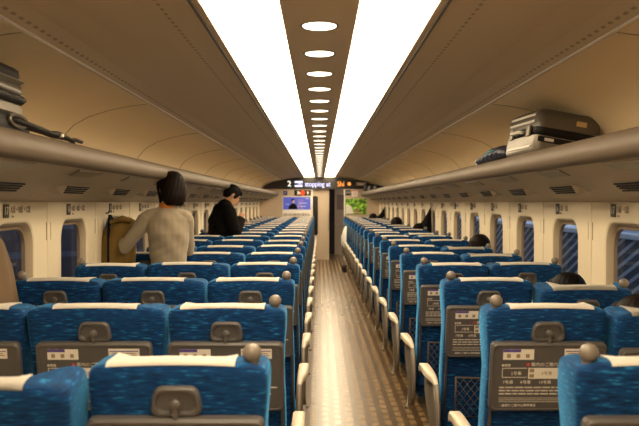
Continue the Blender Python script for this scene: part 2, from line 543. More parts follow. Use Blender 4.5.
# ------------------------------------------------------------------ lights
for s, side in ((-1, 'left'), (1, 'right')):
    t = empty('ceiling_light', (s * .262, (Y0 + YE) / 2, 2.155), 0,
              'long white glowing ceiling strip light, %s of the two' % side, 'light', 'long ceiling strip lights')
    bm = NB()
    box(bm, (0, 0, .006), (.262, YE - Y0 - .01, .012), 0)
    obj('diffuser', bm, M['light'], t)
    bm = NB(); box(bm, (0, 0, .035), (.266, YE - Y0 - .01, .03))
    obj('housing', bm, M['ceil_mid'], t)
sp0 = None
for k in range(33):
    y = 3.115 + .5783 * k
    if y > YE - .2: break
    if sp0 is None:
        sp0 = empty('ceiling_downlight', (0, y, 2.143))
        bm = NB(); L = [[(r * a * math.cos(2 * PI * q / 28), r * b * math.sin(2 * PI * q / 28), z) for q in range(28)]
                        for r, a, b, z in ((1, .060, .075, .002), (1, .067, .083, -.003), (1, .071, .088, .0))]
        rings(bm, L, cap=False); obj('bezel', bm, M['trim'], sp0, smooth=True)
        bm = NB(); L = [[(.062 * math.cos(2 * PI * q / 28), .078 * math.sin(2 * PI * q / 28), z) for q in range(28)] for z in (-.001, .004)]
        rings(bm, L); obj('lens', bm, M['spot'], sp0)
        o = sp0
    else: o = clone(sp0)
    o.location = (0, y, 2.143)
    tag(o, 'oval white downlight in the ceiling centre, %s from the camera' % ordinal(k + 1), 'light', 'oval downlights along the ceiling centre')

# ------------------------------------------------------------------ luggage racks with vents and lamp lenses
def under(x):      # underside height at |x|
    t = (x - 1.08) / (1.54 - 1.08)
    return 1.668 - .165 * (t ** .95)
for s, side in ((-1, 'left'), (1, 'right')):
    t = empty('luggage_rack', (s * 1.3, (Y0 + YE) / 2, 1.6), 0, 'long overhead luggage rack above the %s windows' % side, 'rack', 'overhead luggage racks')
    hy = (YE - Y0) / 2
    bm = NB()
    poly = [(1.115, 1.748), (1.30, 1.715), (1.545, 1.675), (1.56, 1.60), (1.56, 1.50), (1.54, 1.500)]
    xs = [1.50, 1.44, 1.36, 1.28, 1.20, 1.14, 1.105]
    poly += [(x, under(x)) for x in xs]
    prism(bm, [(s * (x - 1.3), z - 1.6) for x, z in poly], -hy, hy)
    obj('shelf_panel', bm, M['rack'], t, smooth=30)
    bm = NB()
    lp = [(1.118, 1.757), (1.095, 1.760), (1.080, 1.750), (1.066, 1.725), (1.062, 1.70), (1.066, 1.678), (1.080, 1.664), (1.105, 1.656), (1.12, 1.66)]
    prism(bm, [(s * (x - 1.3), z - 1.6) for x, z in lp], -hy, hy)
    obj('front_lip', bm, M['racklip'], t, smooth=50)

def at_under(x, s):
    """location and roll on the rack's underside"""
    d = (under(x + .02) - under(x - .02)) / .04
    return Vector((s * x, 0, under(x) - .001)), math.atan(d) * s
for s, side in ((-1, 'left'), (1, 'right')):
    v0 = l0 = None
    for k in range(18):
        yv = 3.53 + 1.04 * k
        yl = 3.14 + 1.04 * k
        p, a = at_under(1.30, s)
        if yv < YE - .3:
            if v0 is None:
                v0 = empty('air_vent')
                bm = NB()
                pod = ((-.012, .012), (-.008, .0), (.020, -.044), (.026, -.047), (.09, -.033), (.09, .0))
                rings(bm, [[(s * (.03 + (u - .03) * q), yy, z * q) for u, z in pod] for yy, q in ((-.30, .1), (-.25, .5), (-.225, .9), (-.21, 1), (.21, 1), (.225, .9), (.25, .5), (.30, .1))])
                obj('vent_plate', bm, M['rack'], v0, smooth=40)
                for q in range(4):
                    bm = NB(); u, z = -.003 + .0062 * q, -.0065 - .0100 * q
                    box(bm, (s * u, -.008 * q, z), (.012, .41 - .02 * q, .0076), .0015)
                    obj('slot', bm, M['louvre'], v0)
                o = v0
            else: o = clone(v0)
            o.location = p + Vector((0, yv, 0))
            tag(o, 'dark slotted air vent under the %s rack, %s from the camera' % (side, ordinal(k + 1)), 'vent', 'air vents under the %s rack' % side)
        p, a = at_under(1.15, s)
        if yl < YE - .3:
            if l0 is None:
                l0 = empty('reading_lamp_panel')
                bm = NB()
                lp = [(-.036, -.22), (.036, -.17), (.036, .17), (-.036, .22)]
                rings(bm, [[(s * x, y, z) for x, y in lp] for z in (-.005, .0)]); obj('panel_rim', bm, M['gasket'], l0)
                bm = NB(); rings(bm, [[(s * x * .86, y * .97, z) for x, y in lp] for z in (-.007, -.003)]); obj('lens', bm, M['lens'], l0)
                o = l0
            else: o = clone(l0)
            o.location = p + Vector((0, yl, 0)); o.rotation_euler = (0, -a, 0)
            tag(o, 'grey translucent panel under the %s rack, %s from the camera' % (side, ordinal(k + 1)), 'light', 'grey panels under the %s rack lip' % side)

# seat-number signs above each window
for s, side in ((-1, 'left'), (1, 'right')):
    for k in range(17):
        y = 4.305 + 1.04 * k
        num = str(17 - k)
        if 17 - k < 1: break
        t = empty('seat_number_sign', (s * (WX - .004), y, 1.455), 0,
                  'small printed seat-number sign above the %s window in the %s wall' % (ordinal(k + 1), side), 'sign',
                  'seat-number signs on the %s wall' % side)
        rot = (R(90), 0, R(90) if s < 0 else R(-90))
        d = 1 if s < 0 else -1
        # plate
        bm = NB()
        yo = d * -.14
        box(bm, (0, yo, 0), (.004, .075, .068), .0018)
        obj('number_plate', bm, M['trim'], t)
        bm = NB(); add_text(bm, num, .055, (-s * .0026, yo, 0), rot, 0)
        obj('number', bm, M['sticker'], t)
        bm = NB(); add_text(bm, 'A席・B席・C席' if s < 0 else 'D席・E席', .042, (-s * .002, d * (-.085), .004), rot, 0, 'LEFT')
        add_text(bm, 'Seat', .018, (-s * .002, d * (-.07), -.027), rot, 0, 'LEFT')
        obj('seat_letters', bm, M['gasket'], t)

# ------------------------------------------------------------------ seats
TOP = 1.136
PIV = Vector((0, .15, .42))
def lerp(a, b, t): return a + (b - a) * t
def interp(tab, z):
    if z <= tab[0][0]: return tab[0][1:]
    for (p, q) in zip(tab, tab[1:]):
        if z <= q[0]:
            t = (z - p[0]) / (q[0] - p[0]); t = t * t * (3 - 2 * t) if False else t
            return tuple(lerp(a, b, t) for a, b in zip(p[1:], q[1:]))
    return tab[-1][1:]
#        z     rear y  thick  wing  width factor
BT = [(.38, .135, .08, .00, .97), (.50, .115, .10, .01, .98), (.65, .088, .115, .02, .985), (.80, .055, .12, .02, .975), (.90, .033, .115, .035, .955),
      (.98, .018, .11, .07, .965), (1.05, .008, .098, .09, .992), (1.10, .002, .085, .10, 1.0), (1.14, .0, .075, .105, 1.0)]
NX = 17
def back_section(w, z, inset=0.0, zc=None):
    yr, th, wing, wf = interp(BT, z)
    hw = w * wf - inset
    r = .026
    rear, front = [], []
    for i in range(NX):
        u = -math.cos(PI * i / (NX - 1))
        u = math.copysign(abs(u) ** .8, u)
        x = hw * u
        e = max(0, abs(x) - (hw - r)) / r
        e = min(1, e)
        rc = r * (1 - math.sqrt(max(0, 1 - e * e)))
        q = max(0, (abs(x) / hw - .55) / .45); wg = wing * (q * q * (3 - 2 * q))
        yrr = yr + inset + rc
        yff = yr + th + wg - inset - rc * .9
        if yff < yrr + .004: m_ = (yff + yrr) / 2; yff, yrr = m_ + .002, m_ - .002
        zz = z if zc is None else zc
        drop = 0
        if z > .95:
            t = min(1, (z - .95) / .15)
            drop = t * (.008 * u * u + .005 * max(0, (abs(u) - .8) / .2) ** 2)
        rear.append((x, yrr, zz - drop)); front.append((x, yff, zz - drop))
    return rear, front
def make_back(w):
    bm = NB()
    secs = []
    for z in (.38, .44, .50, .58, .65, .73, .80, .86, .90, .94, .98, 1.02, 1.05, 1.08, 1.10): secs.append(back_section(w, z))
    for z, zc, ins in ((1.12, 1.120, .002), (1.13, 1.129, .006), (1.14, 1.134, .014), (1.14, 1.136, .026)): secs.append(back_section(w, z, ins, zc))
    loops = []
    for rear, front in secs:
        loops.append([Vector(p) - PIV for p in rear + front[::-1]])
    L = rings(bm, loops, cap=False)
    for lp in (L[0], L[-1]):
        for i in range(NX - 1):
            a, b, c, d = lp[i], lp[i + 1], lp[2 * NX - 2 - i], lp[2 * NX - 1 - i]
            bm.faces.new((a, b, c, d))
    return bm
def make_cover(w, dx):
    bm = NB()
    loops = []
    N = 13
    def row(fn): loops.append([fn(i) for i in range(N)])
    sec = {}
    def pt(side, z, ins, zc, i, off):
        x = dx + lerp(-.148, .148, i / (N - 1))
        rear, front = back_section(w, z, ins, zc)
        arr = rear if side == 'r' else front
        for p, q in zip(arr, arr[1:]):
            if p[0] <= x <= q[0]:
                t = (x - p[0]) / (q[0] - p[0]); pp = Vector(p).lerp(Vector(q), t); break
        pp.x = x
        return pp + Vector(off) - PIV
    path = [('r', 1.128, .005, 1.1275, (0, -.003, 0)), ('r', 1.13, .007, 1.130, (0, -.003, .002)), ('r', 1.14, .015, 1.134, (0, -.001, .004)), ('r', 1.14, .028, 1.137, (0, 0, .004)),
            ('f', 1.14, .028, 1.137, (0, 0, .004)), ('f', 1.13, .012, 1.128, (0, .004, .003)), ('f', 1.12, .003, 1.118, (0, .005, 0)), ('f', 1.05, 0, 1.05, (0, .005, 0)),
            ('f', .98, 0, .98, (0, .005, 0)), ('f', .88, 0, .88, (0, .005, 0))]
    V = [[bm.verts.new(pt(sd, z, ins, zc, i, off)) for i in range(N)] for sd, z, ins, zc, off in path]
    for a, b in zip(V, V[1:]):
        for i in range(N - 1): bm.faces.new((a[i], a[i + 1], b[i + 1], b[i]))
    r = bmesh.ops.solidify(bm, geom=bm.faces[:], thickness=-.0025)
    return bm

def P(x, y, z): return Vector((x, y, z)) - PIV
def tilt(z):      # rear surface y at height z
    return interp(BT, z)[0]
TRAY_T, TRAY_B = 1.012, .757
def tray_rot():   # tray plane follows the back's rake
    return math.atan((tilt(TRAY_B) - tilt(TRAY_T)) / (TRAY_T - TRAY_B))
TA = tray_rot()
Mt = Matrix.Translation(Vector((0, (tilt(TRAY_T) + tilt(TRAY_B)) / 2 - .019, (TRAY_T + TRAY_B) / 2)) - PIV) @ Matrix.Rotation(TA, 4, 'X')
def make_tray():
    bm = NB()
    o1 = rrect(0, 0, .203, .1275, .018, 4)
    lo = [[(x, y, z) for x, z in rrect(0, 0, .203 + d, .1275 + d, .018, 4)] for y, d in ((.014, -.001), (-.009, 0), (-.013, -.004))]
    rings(bm, lo)
    # notch lip and raised rim
    rim = [[(x, y, z) for x, z in rrect(0, 0, .199 + d, .1235 + d, .016, 4)] for y, d in ((-.0130, 0), (-.0160, -.002), (-.0160, -.006), (-.0125, -.008))]
    rings(bm, rim, cap=False)
    bmesh.ops.transform(bm, matrix=Mt, verts=bm.verts)
    return bm
def make_notice():
    bm = NB()
    y = -.0145
    def q(cx, cz, w, h, mi, yy=y): box(bm, (cx, yy, cz), (w, .0012, h), mi=mi)
    q(-.107, .087, .108, .038, 1); q(-.130, .101, .062, .010, 2, y - .0006)
    for i in range(3): q(-.141 + i * .033, .082, .013, .014, 3, y - .0008)
    q(.107, .090, .108, .036, 1); q(.107, .099, .10, .003, 2, y - .0006); q(.107, .091, .08, .003, 3, y - .0006); q(.107, .084, .09, .003, 3, y - .0006)
    sphere(bm, (-.072, y, .049), (.006, .001, .006), 10, 6, 4)
    add_text(bm, '車内のご案内', .016, (-.062, y - .0006, .049), mi=0, align='LEFT')
    add_text(bm, '●喫煙', .011, (-.165, y - .0006, .046), mi=0, align='LEFT')
    # car diagram
    for (cx, cz, w, h) in ((-.118, .036, .086, .0022), (-.118, .002, .086, .0022), (-.161, .019, .0022, .036)): q(cx, cz, w, h, 0)
    q(-.018, .017, .104, .040, 1)
    q(-.058, .028, .016, .013, 3, y - .0008); q(-.058, .008, .016, .013, 3, y - .0008)
    add_text(bm, '3号車', .016, (-.005, y - .0012, .017), mi=3)
    add_text(bm, '2号車', .015, (-.112, y - .0006, .016), mi=0)
    for i, x in enumerate((-.140, -.078, -.010, .058, .118)): add_text(bm, ('7号車', '8号車', '10号車', '11号車', '13号車')[i], .015, (x, y - .0006, -.017), mi=0)
    add_text(bm, '11号車', .015, (.085, y - .0006, .02), mi=0)
    for z, w in ((-.036, .33), (-.048, .30), (-.060, .32)):
        x = -.17
        random.seed(int(-z * 1000))
        while x < -.17 + w:
            l = random.uniform(.012, .03)
            q(x + l / 2, z, l, .0045, 0); x += l + .004
    for z, w in ((-.076, .26), (-.083, .30), (-.090, .22)): q(-.17 + w / 2, z, w, .0013, 0)
    add_text(bm, '・座席のご案内は携帯電話', .011, (-.17, y - .0006, -.104), mi=0, align='LEFT')
    bmesh.ops.transform(bm, matrix=Mt, verts=bm.verts)
    return bm
def make_latch_housing():
    bm = NB()
    lo = []
    for y, d in ((.006, 0), (-.008, 0), (-.014, -.004), (-.014, -.009), (-.004, -.013)):
        pts = []
        for x, z in rrect(0, 0, .056 + d, .035 + d, .020, 4):
            k = 1 + (.10 * (-z / .035))       # narrower at the top
            pts.append((x * k, y, z))
        lo.append(pts)
    rings(bm, lo)
    Mx = Matrix.Translation(Vector((0, tilt(1.045) - .003, 1.045)) - PIV) @ Matrix.Rotation(R(8), 4, 'X')
    bmesh.ops.transform(bm, matrix=Mx, verts=bm.verts)
    return bm
def make_latch():
    bm = NB()
    sweep(bm, [(0, 0, .006), (0, -.016, .006)], [.011, .011], side=Vector((1, 0, 0)), n=14)
    box(bm, (0, -.018, -.020), (.013, .008, .058), .003)
    sphere(bm, (0, -.018, .006), (.014, .006, .014), 14, 8)
    Mx = Matrix.Translation(Vector((0, tilt(1.035) - .008, 1.035)) - PIV) @ Matrix.Rotation(R(8), 4, 'X')
    bmesh.ops.transform(bm, matrix=Mx, verts=bm.verts)
    return bm
def make_arm_bar(s):
    bm = NB()
    pts = [P(s * .195, tilt(.86) - .016, .86), P(s * .196, tilt(.80) - .024, .80), P(s * .197, tilt(.62) - .022, .62), P(s * .197, tilt(.44) - .012, .44)]
    sweep(bm, pts, [(.006, .009)] * 4, n=8)
    return bm
def make_net():
    bm = NB()
    hx, z0, z1 = .145, .455, .655
    def yy(z): return tilt(z) - .014
    # frame
    pts = [(-hx, z1), (-hx, z0), (hx, z0), (hx, z1)]
    sweep(bm, [P(x, yy(z), z) for x, z in pts], [(.005, .005)] * 4, n=6)
    sweep(bm, [P(x, yy(z) - .004, z) for x, z in (pts[3], (0, z1 - .006), pts[0])], [(.005, .005)] * 3, side=Vector((0, 1, 0)), n=6)
    def strand(a, b):
        a3, b3 = P(a[0], yy(a[1]) - .004, a[1]), P(b[0], yy(b[1]) - .004, b[1])
        sweep(bm, [a3, b3], [.0016, .0016], side=Vector((0, 1, 0)), n=4)
    H = z1 - z0; step = .036
    k = -10
    while True:
        x0 = -hx + k * step
        if x0 > hx: break
        # rising strand slope 1.3
        sl = 1.3
        xa, za, xb, zb = x0, z0, x0 + H / sl, z1
        if xa < -hx: za += (-hx - xa) * sl; xa = -hx
        if xb > hx: zb -= (xb - hx) * sl; xb = hx
        if zb - za > .01 and xb > xa:
            strand((xa, za), (xb, zb)); strand((-xa, za), (-xb, zb))
        k += 1
    return bm
def make_cushion(w):
    bm = NB()
    secs = []
    for y, zt, zb, hw in ((.20, .40, .30, w - .03), (.23, .425, .29, w - .012), (.32, .43, .285, w - .008), (.45, .44, .29, w - .008), (.58, .45, .30, w - .008), (.64, .445, .31, w - .012), (.67, .42, .33, w - .03)):
        zc = (zt + zb) / 2
        secs.append([(x, y, z) for x, z in rrect(0, zc, hw, (zt - zb) / 2, .035, 4)])
    rings(bm, secs)
    return bm
def make_armrest_panel(x0, x1):
    """side panel polygon in YZ"""
    poly = [(.13, .60), (.20, .615), (.44, .615), (.475, .60), (.485, .55), (.47, .49), (.42, .455), (.34, .42), (.27, .36), (.22, .28), (.17, .25), (.12, .30), (.08, .42), (.075, .52)]
    bm = NB()
    prism(bm, poly, x0, x1, 'x')
    bmesh.ops.bevel(bm, geom=[e for e in bm.edges if abs(e.verts[0].co.x - e.verts[1].co.x) < 1e-6], offset=.004, segments=2, profile=.5, affect='EDGES')
    return bm
def make_pad(xin, xout, front=True):
    """xin: edge nearest the cushion, xout: aisle edge; the rear end narrows and curves down"""
    bm = NB()
    lo = []
    rows = ((.50, .610, 1, .022), (.505, .630, 1, .03), (.49, .645, 1, .03), (.44, .650, 1, .03), (.30, .652, 1, .03), (.22, .650, .92, .03), (.15, .640, .55, .03), (.10, .615, .38, .03),
                        (.06, .575, .34, .03), (.035, .52, .34, .03), (.03, .45, .34, .025), (.05, .38, .34, .02), (.09, .31, .34, .02))
    for y, z, f, th in (rows[:8] if front else rows[7:]):
        a, b = xin, lerp(xin, xout, f)
        if y == .50: th = .01
        down = max(0, min(1, (.16 - y) / .1)) if z > .3 else 1
        # thickness direction turns from down to forward
        dv = Vector((0, lerp(0, th, down), -lerp(th, th * .2, down)))
        m = min(.006, abs(b - a) * .3); sg = 1 if b > a else -1
        p0, p1 = Vector((a, y, z)), Vector((b, y, z))
        lo.append([p0 + dv, p0 + dv * .2, p0 + Vector((sg * m, 0, 0)), p1 - Vector((sg * m, 0, 0)), p1 + dv * .2, p1 + dv])
    rings(bm, lo)
    return bm
def make_pedal(s):
    bm = NB()
    sweep(bm, [(s * .0, .36, .42), (s * .0, .37, .30), (s * .008, .36, .22), (s * .02, .32, .195), (s * .028, .29, .21)], [(.006, .005)] * 5, n=8)
    return bm

fab = M['fabric']
def make_seat(kind):
    """kind A..E; origin on the floor under the top rear edge of the back"""
    W = {'A': .208, 'B': .245, 'C': .208, 'D': .213, 'E': .213}[kind]
    ks = {'A': -1, 'B': 0, 'C': 1, 'D': -1, 'E': 1}[kind]
    root = empty('train_seat')
    parts = []
    def part(name, bm, m, smooth=True, parent=root):
        o = obj(name, bm, m, parent, smooth=smooth)
        if parent is root: o.location = PIV
        return o
    part('backrest', make_back(W), fab, 60)
    part('headrest_cover', make_cover(W, -.014 * ks), M['cover'], 60)
    tr = part('tray_table', make_tray(), M['grey'], 35)
    part('printed_notice', make_notice(), [M['print_'], M['sticker'], M['purple'], M['icon'], M['red']], False, tr)
    lh = part('latch_housing', make_latch_housing(), M['grey'], 40)
    part('latch', make_latch(), M['grey'], 40, lh)
    for s in (-1, 1): part('tray_arm', make_arm_bar(s), M['greyd'])
    part('pocket_net', make_net(), M['net'])
    if ks:
        bm = NB()
        x = ks * (W - .038)
        sphere(bm, P(x, .042, TOP + .012), (.0225, .0225, .0225), 18, 12)
        sweep(bm, [P(x, .046, TOP - .03), P(x, .046, TOP - .004), P(x, .046, TOP + .006)], [.015, .015, .013], n=14)
        part('grip', bm, M['knob'])
    o = part('seat_cushion', make_cushion(W), fab, 50); o.location = (0, 0, 0)
    bm = NB()
    box(bm, (0, .42, .265), (2 * W - .05, .36, .05), .01)
    box(bm, (0, .40, .03), (.10, .34, .06), .01)
    box(bm, (0, .40, .15), (.06, .22, .22), .01)
    o = part('seat_base', bm, M['base'], False); o.location = (0, 0, 0)
    # armrests
    def arm(s, aisle):
        if aisle:
            xi, xo = s * (W + .006), s * (W + .070)
            a = obj('armrest', make_armrest_panel(min(xi, s * (W + .034)), max(xi, s * (W + .034))), M['panel'], root, smooth=40)
            obj('armrest_pad', make_pad(s * (W + .012), s * (W + .062)), M['pad'], a, smooth=45)
            obj('curved_rear_post', make_pad(s * (W + .012), s * (W + .062), False), M['post'], a, smooth=45)
            obj('foot_pedal', make_pedal(s), M['chrome'], root, smooth=True, loc=(s * (W + .02), 0, 0))
        else:
            bm = NB()
            c = s * (W + .005)
            poly = [(.18, .60), (.20, .62), (.44, .62), (.46, .60), (.46, .58), (.30, .56), (.24, .44), (.20, .44)]
            prism(bm, poly, c - .016, c + .016, 'x')
            obj('armrest', bm, M['panel'], root)
    if kind == 'C': arm(1, True)
    if kind == 'D': arm(-1, True); arm(1, False)
    if kind == 'B': arm(1, False); arm(-1, False)
    return root, W
COLS = {'A': -1.2525, 'B': -.79, 'C': -.3275, 'D': .803, 'E': 1.238}
DESC = {'A': 'window seat of the left block', 'B': 'middle seat of the left block', 'C': 'aisle seat of the left block',
        'D': 'aisle seat of the right block', 'E': 'window seat of the right block'}
GRP = {k: 'blue ' + {'A': 'left window', 'B': 'left middle', 'C': 'left aisle', 'D': 'right aisle', 'E': 'right window'}[k] + ' seats' for k in COLS}
recl = {('B', 0): 9, ('E', 2): 9, ('E', 1): 5, ('E', 4): 4, ('E', 5): 6, ('C', 6): 2, ('D', 3): 1, ('A', 3): 2, ('E', 8): 5, ('B', 5): 2, ('D', 9): 2, ('C', 12): 2}
NR = 19
ROW0, PITCH = 1.935, 1.04
for kind in 'ABCDE':
    proto = None
    for k in range(NR):
        if k == 0 and kind in 'AE': continue
        if proto is None: proto, W = make_seat(kind); o = proto
        else: o = clone(proto)
        o.location = (COLS[kind], ROW0 + PITCH * k, 0)
        a = recl.get((kind, k), 0)
        if a or proto is not o:
            for ch in o.children:
                if ch.name.split('.')[0] in ('backrest', 'headrest_cover', 'tray_table', 'latch_housing', 'tray_arm', 'pocket_net', 'grip'):
                    ch.rotation_euler = (R(a), 0, 0)
        if o is proto and a: pass
        row = 'nearest row' if k == 0 else 'front-most row by the end wall' if k == NR - 1 else ordinal(k + 1) + ' row from the camera'
        tag(o, 'blue fabric %s, %s' % (DESC[kind], row), 'seat', GRP[kind])

# ------------------------------------------------------------------ end bulkhead, header display, posters, door
SE = F / YE
def ex(px): return (px - 319.3) / SE
def ez(py): return 1.5 - (py - 202) / SE
D0, D1, DH = -.19, .645, 1.835
bm = NB()
yw = YE + .04
box(bm, ((-1.6 + D0) / 2, yw, 1.1), (D0 + 1.6, .08, 2.3))
box(bm, ((1.6 + D1) / 2, yw, 1.1), (1.6 - D1, .08, 2.3))
box(bm, ((D0 + D1) / 2, yw, (DH + 2.25) / 2), (D1 - D0, .08, 2.25 - DH))
tag(obj('wall_front', bm, M['endwall']), kind='structure')
bm = NB()
box(bm, (D0 - .0, YE - .004, DH / 2), (.03, .012, DH), .002); box(bm, (D1, YE - .004, DH / 2), (.03, .012, DH), .002)
tag(obj('trim_90', bm, M['ad_white']), kind='structure')

# arched header with the message display
t = empty('header_display', (0, YE - .03, 1.84), 0, 'black arched header panel with lit message above the end door', 'display')
top = [(-1.477, 1.835), (-1.45, 1.875), (-1.38, 1.94), (-1.28, 1.99), (-1.15, 2.03), (-.98, 2.062), (-.85, 2.092), (-.6, 2.125), (-.3, 2.135), (0, 2.137)]
top = top + [(-x, z) for x, z in top[::-1][1:]]
bm = NB(); prism(bm, [(x, z - 1.84) for x, z in top], -.0, .028, 'y')
obj('header_panel', bm, M['header'], t)
bm = NB()
add_text(bm, '2', .20, (ex(289), -.002, ez(184) - 1.84)); add_text(bm, '2', .20, (ex(289.4), -.002, ez(184) - 1.84))
obj('car_number', bm, M['num_w'], t)
bm = NB()
w = ex(302.5) - ex(294.5)
cx = (ex(302.5) + ex(294.5)) / 2
box(bm, (cx, -.002, ez(182) - 1.84), (w, .004, .05)); box(bm, (cx, -.002, ez(186) - 1.84), (w, .004, .045)); box(bm, (cx + .03, -.002, ez(184) - 1.84), (w * .6, .004, .02))
obj('train_symbol', bm, M['led_w'], t)
bm = NB(); add_text(bm, 'stopping at', .185, (ex(304.5), -.002, ez(184.3) - 1.84), align='LEFT', sx=.80)
add_text(bm, 'stopping at', .185, (ex(304.5) + .008, -.002, ez(184.3) - 1.84), align='LEFT', sx=.80)
obj('lit_words', bm, M['led_w'], t)
bm = NB(); add_text(bm, 'Shi', .185, (ex(336.8), -.002, ez(184.3) - 1.84), align='LEFT', sx=.85)
add_text(bm, 'Shi', .185, (ex(337.1), -.002, ez(184.3) - 1.84), align='LEFT', sx=.85)
sphere(bm, (ex(349), -.002, ez(184) - 1.84), (.045, .004, .045), 16, 8)
obj('lit_place_name', bm, M['led_o'], t)
bm = NB(); box(bm, (ex(361), -.002, ez(184) - 1.84), (.26, .006, .085), .01); obj('indicator', bm, M['vest'], t)
bm = NB(); box(bm, (ex(362), -.006, ez(184.3) - 1.84), (.17, .004, .04)); obj('indicator_light', bm, M['white'], t)

def flat_sign(name, x0, y0, x1, y1, m, label, cat, extra=None):
    cx, cz = (ex(x0) + ex(x1)) / 2, (ez(y0) + ez(y1)) / 2
    w, h = ex(x1) - ex(x0), ez(y0) - ez(y1)
    t = empty(name, (cx, YE - .016, cz), 0, label, cat)
    bm = NB(); box(bm, (0, .006, 0), (w, .020, h), .004)
    obj('sign_board', bm, m, t)
    return t, w, h
t, w, h = flat_sign('advertising_poster', 282.3, 196.6, 311.0, 216.6, M['ad_white'], 'blue and white advertising poster with a dark figure, left of end door', 'poster')
bm = NB(); box(bm, (0, -.005, h * .165), (w * .95, .003, h * .63)); obj('blue_picture', bm, M['ad_blue'], t)
bm = NB()
sphere(bm, (-w * .12, -.007, h * .26), (.035, .002, .045), 12, 8, 1)
sphere(bm, (-w * .135, -.0065, h * .31), (.045, .002, .045), 12, 8, 0)
prism(bm, [(-w * .30, -h * .13), (-w * .28, 0), (-w * .22, h * .10), (-w * .13, h * .18), (-w * .02, h * .10), (w * .03, -h * .13)], -.0085, -.006, 'y', 0)
obj('printed_figure', bm, [M['black'], M['skinp']], t)
bm = NB()
for (x, z, l, mi) in ((.13, .33, .2, 0), (.14, .24, .2, 0), (.2, .17, .3, 1), (.1, .09, .2, 0), (.16, .01, .3, 1), (.12, -.07, .22, 0), (-.33, .12, .12, 1), (.36, .40, .12, 1)):
    box(bm, (x * w, -.007, z * h), (l * w, .002, h * .022), mi=mi)
obj('printed_lines', bm, [M['ad_pink'], M['ad_white']], t)
bm = NB()
random.seed(3)
x = -w * .46
while x < w * .44:
    l = random.uniform(.02, .07); box(bm, (x + l / 2, -.005, -h * .38), (l, .002, h * random.uniform(.04, .1))); x += l + .015
box(bm, (0, -.005, -h * .45), (w * .95, .002, h * .03))
obj('printed_caption', bm, M['icon'], t)
t, w, h = flat_sign('toilet_sign', 283.0, 190.8, 287.2, 195.2, M['sign_blue'], 'small dark blue pictogram sign on end wall, above the blue poster', 'sign')
bm = NB(); add_text(bm, '?', .085, (0, -.0055, 0)); obj('pictogram', bm, M['sticker'], t)
t, w, h = flat_sign('pictogram_display', 294.2, 190.2, 310.6, 195.6, M['header'], 'black strip of lit pictograms with a red one, above the blue poster', 'sign')
bm = NB()
box(bm, (-w * .27, -.006, 0), (.05, .003, .08)); sphere(bm, (-w * .20, -.006, -.01), (.03, .002, .03), 12, 6)
prism(bm, [(w * .24, 0), (w * .32, .045), (w * .40, 0), (w * .35, 0), (w * .35, -.04), (w * .29, -.04), (w * .29, 0)], -.008, -.005, 'y')
obj('white_pictogram', bm, M['sticker'], t)
bm = NB(); sphere(bm, (0, -.006, 0), (.058, .003, .062), 18, 8); obj('red_pictogram', bm, M['led_r'], t)
t, w, h = flat_sign('garden_poster', 345.2, 198.8, 366.2, 214.3, M['green'], 'green leafy garden photo poster on end wall, right of the door', 'poster')
bm = NB()
prism(bm, [(-w * .48, -h * .46), (-w * .48, h * .06), (-w * .38, h * .10), (-w * .24, h * .02), (-w * .17, -h * .18), (-w * .14, -h * .46)], -.007, -.004, 'y', 0)
for q in range(4): sweep(bm, [(-w * .47, -.0075, h * (.0 - .12 * q)), (-w * .2, -.0075, h * (-.14 - .1 * q))], [.004, .004], n=6, mi=1)
box(bm, (w * .02, -.005, -h * .25), (w * .26, .003, h * .18), mi=1); box(bm, (w * .05, -.005, -h * .40), (w * .6, .003, h * .07), mi=2)
obj('printed_scene', bm, [M['ad_white'], M['icon'], M['tagc']], t)
t, w, h = flat_sign('seat_sign', 345.2, 190.2, 350.6, 195.4, M['header'], 'small square black pictogram sign above the garden poster', 'sign')
bm = NB(); add_text(bm, '禁煙', .062, (0, -.0055, 0)); obj('pictogram', bm, M['sticker'], t)
t, w, h = flat_sign('notice_card', 351.8, 190.0, 357.6, 196.6, M['ad_white'], 'small pale notice card beside the square black sign', 'sign')
bm = NB(); box(bm, (0, -.005, h * .38), (w * .9, .002, h * .12)); 
for q in range(3): box(bm, (0, -.005, h * (.1 - .18 * q)), (w * .6, .002, h * .05))
obj('printed_lines', bm, M['red'], t)

# sliding door, half open
d = empty('door_1', (0, YE + .05, 0), kind='structure')
d1 = .25
bm = NB(); box(bm, ((D0 + d1) / 2, .03 + .03, DH / 2), (d1 - D0, .035, DH - .005), .004)
obj('door_leaf', bm, M['door'], d)
bm = NB(); z0, z1 = .64, 1.655
rings(bm, [[(x, y, z) for x, z in rrect(-.115, (z0 + z1) / 2, .075, (z1 - z0) / 2, .05, 4)] for y in (.036, .045)])
obj('door_window', bm, M['doorglass'], d)
bm = NB(); box(bm, (d1 - .018, .038, 1.0), (.012, .012, .5), .003); obj('door_handle', bm, M['gasket'], d)
# vestibule beyond
YV = 24.2
bm = NB()
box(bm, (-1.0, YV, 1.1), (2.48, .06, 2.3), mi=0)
box(bm, (.93, YV, 1.1), (1.0, .06, 2.3), mi=1)
box(bm, (.335, YV + .4, 1.1), (.25, .06, 2.3), mi=0)  # dark panel paints the shade of the open gangway
tag(obj('wall_vestibule', bm, [M['gap_shade'], M['vest']]), kind='structure')
bm = NB(); box(bm, (0, (YE + 25) / 2 + .05, 2.2), (3.2, 25 - YE, .05)); tag(obj('ceiling_vestibule', bm, M['vest']), kind='structure')
for s in (-1, 1):
    bm = NB(); box(bm, (s * 1.55, (YE + 25) / 2 + .05, 1.1), (.05, 25 - YE, 2.3)); tag(obj('wall_vestibule_' + ('left' if s < 0 else 'right'), bm, M['vest']), kind='structure')
bm = NB(); box(bm, (.57, 22.9, 2.165), (.25, .5, .02), .005); tag(obj('vestibule_fill_light', bm, emissive('vestibule_fill_glow', (1, .85, .65), 16)), 'unseen glowing panel added to light the vestibule beyond the door', 'light')  # unseen glowing panel, added to brighten the vestibule
